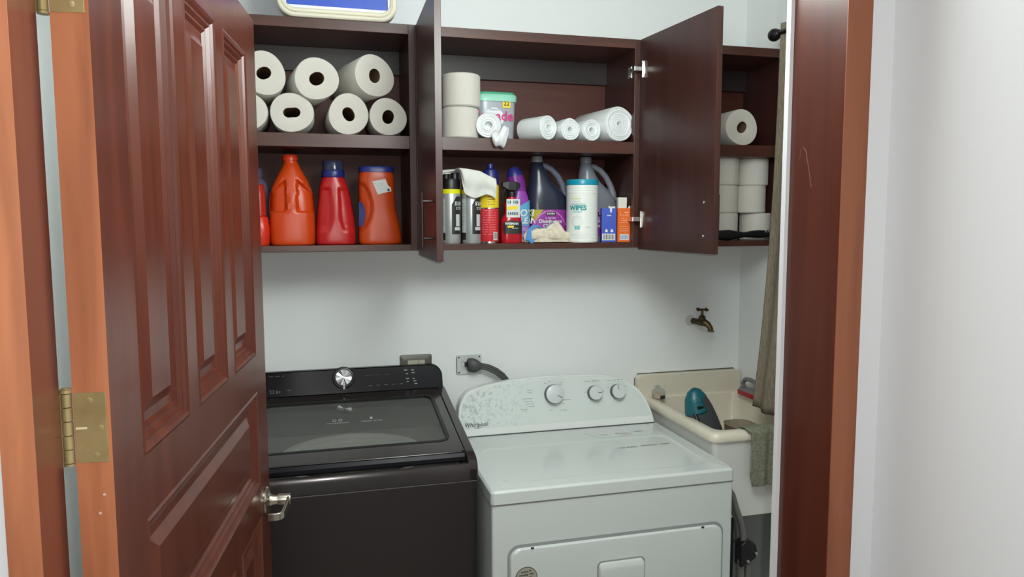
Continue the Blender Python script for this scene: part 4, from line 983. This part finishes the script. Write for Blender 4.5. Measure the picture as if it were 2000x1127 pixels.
rings.append([(a, 2.474, b) for a, b in scaled(COs, .97, .93)])
g.loft(rings); con = obj('console', g, C('bright_white_enamel', (236, 240, 237), .25), t, 35)
g = G(); fc = [(a, max(b, .9515)) for a, b in scaled(COs, .978, .958)]
g.prism(fc, -.0008, .001, CF); face = obj('console_face', g, 'console', con, 20, label='speckled pale grey console face')
g = G(); g.box(.4475, 1.1595, 2.3535, 2.36, .9252, .9275); obj('console_gap', g, C('dark_gap', (70, 78, 76), .7), con, 0)
def CL(x0, z0): return lambda u, v: CF(x0+u, z0+v, -.0014)
g = G(); letters(g, 'Whirlpool', .019, CL(.5055, .9635), shear=.12, bold=.0002)
pts = [(.512+.013*math.cos(a), .958+.006*math.sin(a)) for a in [math.pi*(.95+.09*i) for i in range(12)]]
g.tube([CF(a, b, -.0014) for a, b in pts], .0007, 5); obj('lettering', g, 'blackprint', face, 0)
g = G()
for (x0, x1, z) in ((.690, .712, 1.064), (.690, .710, 1.056), (.676, .710, 1.036), (.680, .710, 1.026), (.686, .712, 1.018), (.690, .716, 1.010), (.664, .690, 1.001), (.672, .684, .996), (.766, .780, .994), (.806, .832, .990), (.818, .850, 1.024), (.818, .826, 1.012), (.822, .828, 1.050), (.818, .824, 1.060), (.802, .822, 1.082), (.806, .822, 1.077), (.752, .764, 1.083), (.772, .780, 1.088)):
    dashes(g, x0, x1, z, .0016, CL(0, 0), n=max(3, int((x1-x0)/.003)))
dashes(g, .905, .960, 1.081, .0022, CL(0, 0), n=12); dashes(g, .992, 1.048, 1.080, .0022, CL(0, 0), n=12)
for a in (.902, .970): dashes(g, a, a+.006, 1.045, .002, CL(0, 0), n=2)
for a in (.990, 1.052): dashes(g, a, a+.006, 1.056, .002, CL(0, 0), n=2)
obj('print', g, 'greyprint', face, 0)
cax = Vector((0, -.972, .233)); c1 = Vector((1, 0, 0)); c2 = Vector((0, .233, .972))
def dknob(xc, zc, r, ang):
    c = Vector(CF(xc, zc, 0))
    def ring(rr, o): return [tuple(c+cax*o+c1*(rr*math.cos(2*math.pi*i/36))+c2*(rr*math.sin(2*math.pi*i/36))) for i in range(36)]
    g = G(); g.loft([ring(r, .0005), ring(r, .012), ring(r*.97, .020)]); k = obj('knob', g, C('knob_chrome_grey', (84, 90, 90), .3, metal=.4), t, 40, label='grey rimmed white control knob')
    g = G(); g.loft([ring(r*.965, .018), ring(r*.94, .0235), ring(r*.88, .025), ring(.001, .0252)]); obj('knob_face', g, C('knob_face', (214, 220, 220), .3), k, 40)
    d1 = c1*math.cos(ang)+c2*math.sin(ang); d2 = c1*-math.sin(ang)+c2*math.cos(ang)
    q = [tuple(c+cax*.0257+d1*a+d2*b) for a, b in ((r*.25, -.0009), (r*.86, -.0009), (r*.86, .0009), (r*.25, .0009))]
    g = G(); g.add(q, [(0, 1, 2, 3)]); obj('pointer', g, 'blackprint', k, 0)
dknob(.786, 1.046, .0335, -.52); dknob(.937, 1.041, .0260, .05); dknob(1.024, 1.041, .0265, 1.75)

# ================================================================== laundry sink
SX0, SX1, SY0, SY1 = 1.178, 1.597, 1.990, 2.528
t = thing('laundry_sink', 'cream enamel laundry sink with backsplash in the corner beside the dryer', 'sink', ((SX0+SX1)/2, 2.26, .66))
g = G(); zr = .985
def R_(i, z, r): return [(a, b, z) for a, b in rrect(SX0+i, SX1-i, SY0+i, SY1-i, max(r-i, .01), 6)]
def RI(i, z, r): return [(a, b, z) for a, b in rrect(SX0+i, SX1-i*.6, SY0+i, SY1-i*.9, r, 6)]
g.loft([R_(.020, .700, .03), R_(.012, .945, .03), R_(.010, .953, .03)], 1, (True, False))
g.loft([R_(.010, .953, .03), R_(.002, .955, .03), R_(0, .960, .03), R_(0, .972, .03), R_(.005, .981, .03), R_(.014, zr, .03), RI(.034, zr, .03), RI(.042, zr-.006, .035), RI(.046, .95, .04), RI(.060, .76, .05), RI(.075, .742, .05)], 0, (False, True))
sk_ = obj('basin', g, ['sink', 'sinkout'], t, 40)
g = G(); g.prism(rrect(SX0-.020, SX1-.002, zr-.002, 1.066, [.018, .018, .002, .002], 6), 2.500, 2.529, XZ); bs = obj('backsplash', g, 'sink', t, 40, .003)
g = G(); g.tube([(SX0-.020, 2.5285, zr), (SX0-.020, 2.5285, 1.05), (SX0-.008, 2.5285, 1.067), (SX1-.02, 2.5285, 1.068), (SX1-.003, 2.5285, 1.055), (SX1-.002, 2.5285, zr)], .0022, 6); obj('sealant_line', g, 'mould', bs, 40)
g = G(); g.lathe([(.018, .7425), (.016, .744), (.001, .7435)], (1.40, 2.26, 0)); obj('drain', g, 'steel', t)
g = G(); g.tube([(1.40, 2.26, .70), (1.40, 2.26, .50), (1.41, 2.30, .42), (1.43, 2.45, .42), (1.43, 2.525, .42)], .02, 12); obj('waste_pipe', g, 'blackplastic', t)
for a, b in ((1.22, 2.03), (1.56, 2.03), (1.22, 2.49), (1.56, 2.49)):
    obj('leg', G().tube([(a, b, .70), (a, b, 0)], .014, 10), 'darkgrey', t)

# tap on the back wall
t = thing('wall_tap', 'old brass garden tap with cross handle above the laundry sink', 'tap', (1.43, WB-.03, 1.25))
tx, tz = 1.400, 1.262
g = G(); g.tube([(tx, WB-.001, tz), (tx+.004, WB-.030, tz)], [.012, .012], 16)
b = obj('inlet', g, 'bronze', t)
g = G(); P_ = [(tx, WB-.024, tz), (tx+.010, WB-.040, tz), (tx+.020, WB-.050, tz-.001), (tx+.030, WB-.060, tz-.008), (tx+.036, WB-.066, tz-.020), (tx+.038, WB-.068, tz-.029)]
g.tube(P_, [.011, .0145, .0145, .012, .0105, .0105], 16); bd = obj('spout', g, 'bronze', t, 50)
e = P_[-1]; g = G(); g.lathe([(.0105, 0), (.0135, -.001), (.0135, -.006), (.012, -.007)], (e[0], e[1], e[2]), 'Z', 18); obj('outlet_ring', g, C('dull_nickel', (150, 146, 134), .35, metal=.8), bd)
h0 = Vector((tx+.014, WB-.044, tz))
g = G(); g.lathe([(.0135, .008), (.0135, .020), (.010, .024), (.0055, .027), (.0045, .044), (.007, .046), (.007, .051), (.003, .053)], tuple(h0), 'Z', 18); sp = obj('stem', g, 'bronze', t)
g = G()
for k in range(4):
    a = .35+k*math.pi/2; d = Vector((math.cos(a), math.sin(a), 0))
    g.tube([h0+Vector((0, 0, .048)), h0+Vector((0, 0, .048))+d*.012, h0+Vector((0, 0, .0485))+d*.022, h0+Vector((0, 0, .048))+d*.028], [.004, .0035, .0058, .0035], 10)
obj('cross_handle', g, 'bronze', sp, 50)
g = G(); g.lathe([(.018, -.0015), (.021, -.0004)], (tx-.012, WB, tz+.002), 'Y', 20); obj('plaster_patch', g, C('pale_patch', (206, 206, 202), .8), t)

# handheld appliance standing in the sink
t = thing('handheld_appliance', 'teal and dark grey handheld appliance leaning inside the laundry sink', 'appliance', (1.31, 2.20, .745))
# spine runs from the teal top down into the basin
sp_ = [((1.226, 2.205, 1.080), .008), ((1.227, 2.205, 1.070), .025), ((1.232, 2.205, 1.046), .041), ((1.243, 2.203, 1.008), .053), ((1.257, 2.201, .965), .060), ((1.276, 2.199, .925), .058), ((1.304, 2.197, .88), .045), ((1.320, 2.195, .84), .034), ((1.332, 2.194, .80), .022), ((1.338, 2.193, .78), .008)]
def shell(g, i0, i1, m=0, k=1):
    rings = []
    for j in range(i0, i1+1):
        (cx, cy2, cz), r = sp_[j]
        d = Vector((.30, -.02, -1)).normalized(); s1 = Vector((1, 0, .30)).normalized(); s2 = d.cross(s1)
        ring = []
        for q in range(28):
            a = 2*math.pi*q/28; rx = r*k*(1.0 if math.cos(a) > 0 else .85)
            ring.append(tuple(Vector((cx, cy2, cz))+s1*(rx*math.cos(a))+s2*(r*.72*k*math.sin(a))))
        rings.append(ring)
    g.loft(rings, m); return g
hull = obj('hull', shell(G(), 2, 9), C('charcoal_plastic', (72, 74, 78), .3), t, 50)
g = G()
def cheek(u, v):
    d = Vector((.30, -.02, -1)).normalized(); s1 = Vector((1, 0, .30)).normalized(); s2 = d.cross(s1); sg = 1 if s2.y < 0 else -1
    c, r = interp([[k, *c_, q] for k, (c_, q) in enumerate(sp_)], 1.9+1.25*v)[1:4], interp([[k, q] for k, (c_, q) in enumerate(sp_)], 1.9+1.25*v)[1]
    a = math.pi*(.42+.60*u); rx = r*1.03*(1 if math.cos(a) > 0 else .85)
    return tuple(Vector(c)+s1*(rx*math.cos(a))+s2*(sg*r*.72*1.03*math.sin(a)))
g.grid(cheek, 14, 8); obj('cheek', g, C('teal_plastic', (22, 92, 104)), hull, 60, solid=.001, label='teal cheek panel')
nose = obj('nose', shell(G(), 0, 2, k=1.02), C('teal_plastic', (22, 92, 104), .35), t, 50, label='teal top end')
def front_pt(a, b, k=1.0):                                # point on the side that faces the doorway
    c = Vector((1.252+a+.26*(1.02-b)*1.0, 2.205, b)); return c
g = G()
for zc, wd in ((1.020, .022), (1.000, .030), (.985, .030)):
    c = Vector((1.222+(1.026-zc)*.3, 2.172, zc)); g.box(c.x, c.x+wd, c.y-.006, c.y+.010, zc-.004, zc+.006)
obj('vent', g, 'blackplastic', nose, 0, .001)
g = G(); g.tube([(1.218, 2.176, 1.0), (1.222, 2.150, .965), (1.235, 2.140, .93), (1.252, 2.146, .89), (1.27, 2.165, .86)], [.006, .009, .010, .009, .006], 12); obj('grip', g, 'blackplastic', hull, 50)

# clear basin/bowl in the sink
t = thing('plastic_bowl', 'clear plastic bowl inside the laundry sink right of the grey appliance', 'bowl', (1.400, 2.18, .7425))
bx_, by_ = 1.408, 2.190
g = G(); bodyloft(g, [(.7425, bx_, by_, .040, .050, 3), (.78, bx_, by_, .046, .056, 3), (.943, bx_, by_, .050, .062, 3), (.945, bx_, by_, .051, .063, 3), (.945, bx_, by_, .0495, .0615, 3), (.940, bx_, by_, .048, .060, 3), (.78, bx_, by_, .044, .054, 3)], 48, caps=(True, False)); obj('bowl', g, 'smoky_plastic', t, 40)
g = G(); rr = [sell(bx_, by_, .0515, .0635, 3, 2*math.pi*k/40) for k in range(41)]; g.tube([(a, b, .945) for a, b in rr], .0013, 6, caps=False); obj('rim', g, C('grey_rim', (140, 132, 120), .4), t, 40)

# clear bottle with a dark label at the back of the rim
t = thing('clear_bottle', 'small clear plastic bottle with peach liquid on the sink rim by the dryer', 'bottle', (1.232, 2.462, .985))
bx, by = 1.226, 2.462
zq = .9855
g = G(); g.lathe([(.022, zq), (.025, zq+.003), (.025, zq+.026), (.018, zq+.034), (.009, zq+.038)], (bx, by, 0), seg=28); bt = obj('bottle', g, 'clear_plastic', t, 40)
g = G(); g.lathe([(.020, zq+.002), (.0225, zq+.004), (.0225, zq+.014), (.001, zq+.014)], (bx, by, 0), seg=28); obj('liquid', g, C('peach_liquid', (222, 180, 140), .2), bt)
g = G(); g.lathe([(.008, zq+.038), (.008, zq+.046), (.003, zq+.048)], (bx-.002, by, 0), seg=16); g.tube([(bx-.002, by, zq+.046), (bx-.014, by-.004, zq+.047), (bx-.020, by-.006, zq+.044)], .003, 8); obj('pump', g, 'clear_plastic', t, 40)
g = G(); cylpatch(g, (bx, by), .0254, fa(bx, by)+.25, fa(bx, by)+1.2, zq+.001, zq+.015); obj('label', g, 'blackprint', t, 0)

# scrubbing brush on the right rim
t = thing('scrub_brush', 'red and grey scrubbing brush at the back right rim of the sink', 'brush', (1.565, 2.40, .985))
g = G(); g.loft([[(x, y, z) for x, y in rrect(1.545, 1.593, 2.335, 2.450, .015, 4)] for z in (.9862, 1.004)]); g2 = obj('bristle_block', g, C('crimson_plastic', (166, 28, 44), .4), t, 40, .003, label='crimson base')
g = G(); g.loft([[(x, y, 1.0042) for x, y in rrect(1.548, 1.590, 2.337, 2.448, .014, 4)], [(x, y, 1.012) for x, y in rrect(1.552, 1.588, 2.342, 2.444, .012, 4)]])
g.tube([(1.568, 2.432, 1.008), (1.566, 2.436, 1.030), (1.566, 2.420, 1.046), (1.566, 2.390, 1.050), (1.566, 2.360, 1.046), (1.566, 2.348, 1.030), (1.568, 2.350, 1.008)], .0085, 12)
obj('handle', g, C('grey_handle', (116, 118, 120), .4), t, 50)

# towel over the front rim
def towelfn(u, v):
    x = 1.300+.165*u
    s = v*.34
    fold = .003*math.sin(20*u)+.002*math.sin(33*u+1)
    if s < .10: p = (2.022+.006, .885+s)          # inside the basin, rising
    elif s < .15: a = (s-.10)/.05*math.pi; p = (2.006+.024*math.cos(a), .9885+.006*math.sin(a))
    else: p = (1.9800-.003-(s-.15)*.02, .9885-(s-.15)*.93)
    x += .006*math.sin(2.2*v+.4)*(1-u)-(.012*(1-u) if v < .45 else 0)
    if v > .9 and u < .12: x += (v-.9)*.10*(1-u/.12)
    return (x, p[0]+fold*(v if v > .45 else -.4), p[1]-(.003*math.sin(3*u+1) if v > .8 else 0))
g = G(); g.grid(towelfn, 36, 46)
tag(obj('hand_towel', g, 'towel', None, 60, origin=(1.39, 1.98, .83), solid=.005, sub=1), 'sage green towel hanging over the front rim of the sink', 'towel')

# ================================================================== curtain and rod
t = thing('curtain_rod', 'black curtain rod with round finial above the right cabinet corner', 'curtain rod', (1.52, 2.15, 2.262))
ry, rx, rz = 2.166, 1.492, 2.262
g = G(); g.tube([(rx, 1.05, rz), (rx, ry, rz)], .008, 14); rod = obj('rod', g, 'blackmetal', t)
g = G(); g.lathe([(.008, -.004), (.012, 0), (.010, .006), (.013, .009), (.0195, .018), (.021, .028), (.0185, .038), (.010, .045), (.001, .046)], (rx, ry, rz), 'Y', 24); obj('finial', g, 'blackmetal', rod, 50)
for yy in (2.09, 1.08):
    g = G(); g.tube([(rx, yy, rz), (XR-.003, yy, rz)], .006, 10); g.lathe([(.016, 0), (.016, .004)], (XR-.0055, yy, rz), 'X', 18); obj('bracket', g, 'blackmetal', rod)
def curt(u, v):
    """u along the rod from the window's far edge, v downwards"""
    far = 2.158+.085*v**2.5; near = 1.30
    y = far+(near-far)*u
    amp = .010+.018*v
    x = rx-.001+amp*math.sin(u*44+.5*v)*min(1, .25+u*4)-.012*v*(1-u)
    z = 2.292-1.300*v-.012*u*v*(1 if u < .1 else 1.2)
    if v < .05: x = rx+.011*math.sin(u*44)
    return (x, y, z)
g = G(); g.grid(curt, 220, 44)
tag(obj('curtain', g, 'curtain', None, 60, origin=(rx, 1.75, .99), solid=.0022), 'taupe linen curtain hanging on the black rod beside the sink', 'curtain')

# ================================================================== folded stand beside the dryer
t = thing('folding_stand', 'dark grey tubular folded stand with black bracket beside the dryer below the sink', 'stand', (1.27, 1.93, 0))
tm = C('grey_tube', (124, 124, 120), .3, metal=.4)
def arc(off, r=.0095, top=.80, bot=.645):
    P = [(1.196, 1.93+off, top+.035), (1.214, 1.93+off, top+.010), (1.232, 1.93+off, .757), (1.248, 1.93+off, .718), (1.256, 1.93+off, .68), (1.258, 1.93+off, bot)]
    return G().tube(P, r, 12)
obj('handle_tube', arc(0), tm, t, 50); obj('handle_tube', arc(.026), tm, t, 50)
g = G(); out = [(1.240, .580), (1.240, .652), (1.252, .663), (1.270, .663), (1.290, .650), (1.297, .628), (1.291, .606), (1.268, .592)]
g.prism(out, 1.912, 1.950, XZ); br = obj('bracket', g, 'blackplastic', t, 30, .003)
for a, b in ((1.263, .600), (1.291, .622)):
    g = G(); g.lathe([(.001, -.004), (.004, -.0035), (.0055, 0)], (a, 1.9118, b), 'Y', 12); obj('rivet', g, 'steel', br)
for a in (1.250, 1.276):
    obj('leg', G().tube([(a, 1.93, .60), (a+.004, 1.93, .0)], .0115, 12), tm, t, 50)
g = G(); g.box(1.225, 1.325, 1.90, 1.965, 0, .02); obj('foot', g, 'blackplastic', t, 0, .003)
g = G(); g.tube([(1.238, 1.935, .655), (1.215, 1.94, .668), (1.185, 1.95, .674)], .003, 8); obj('lever', g, 'blackplastic', br, 50)
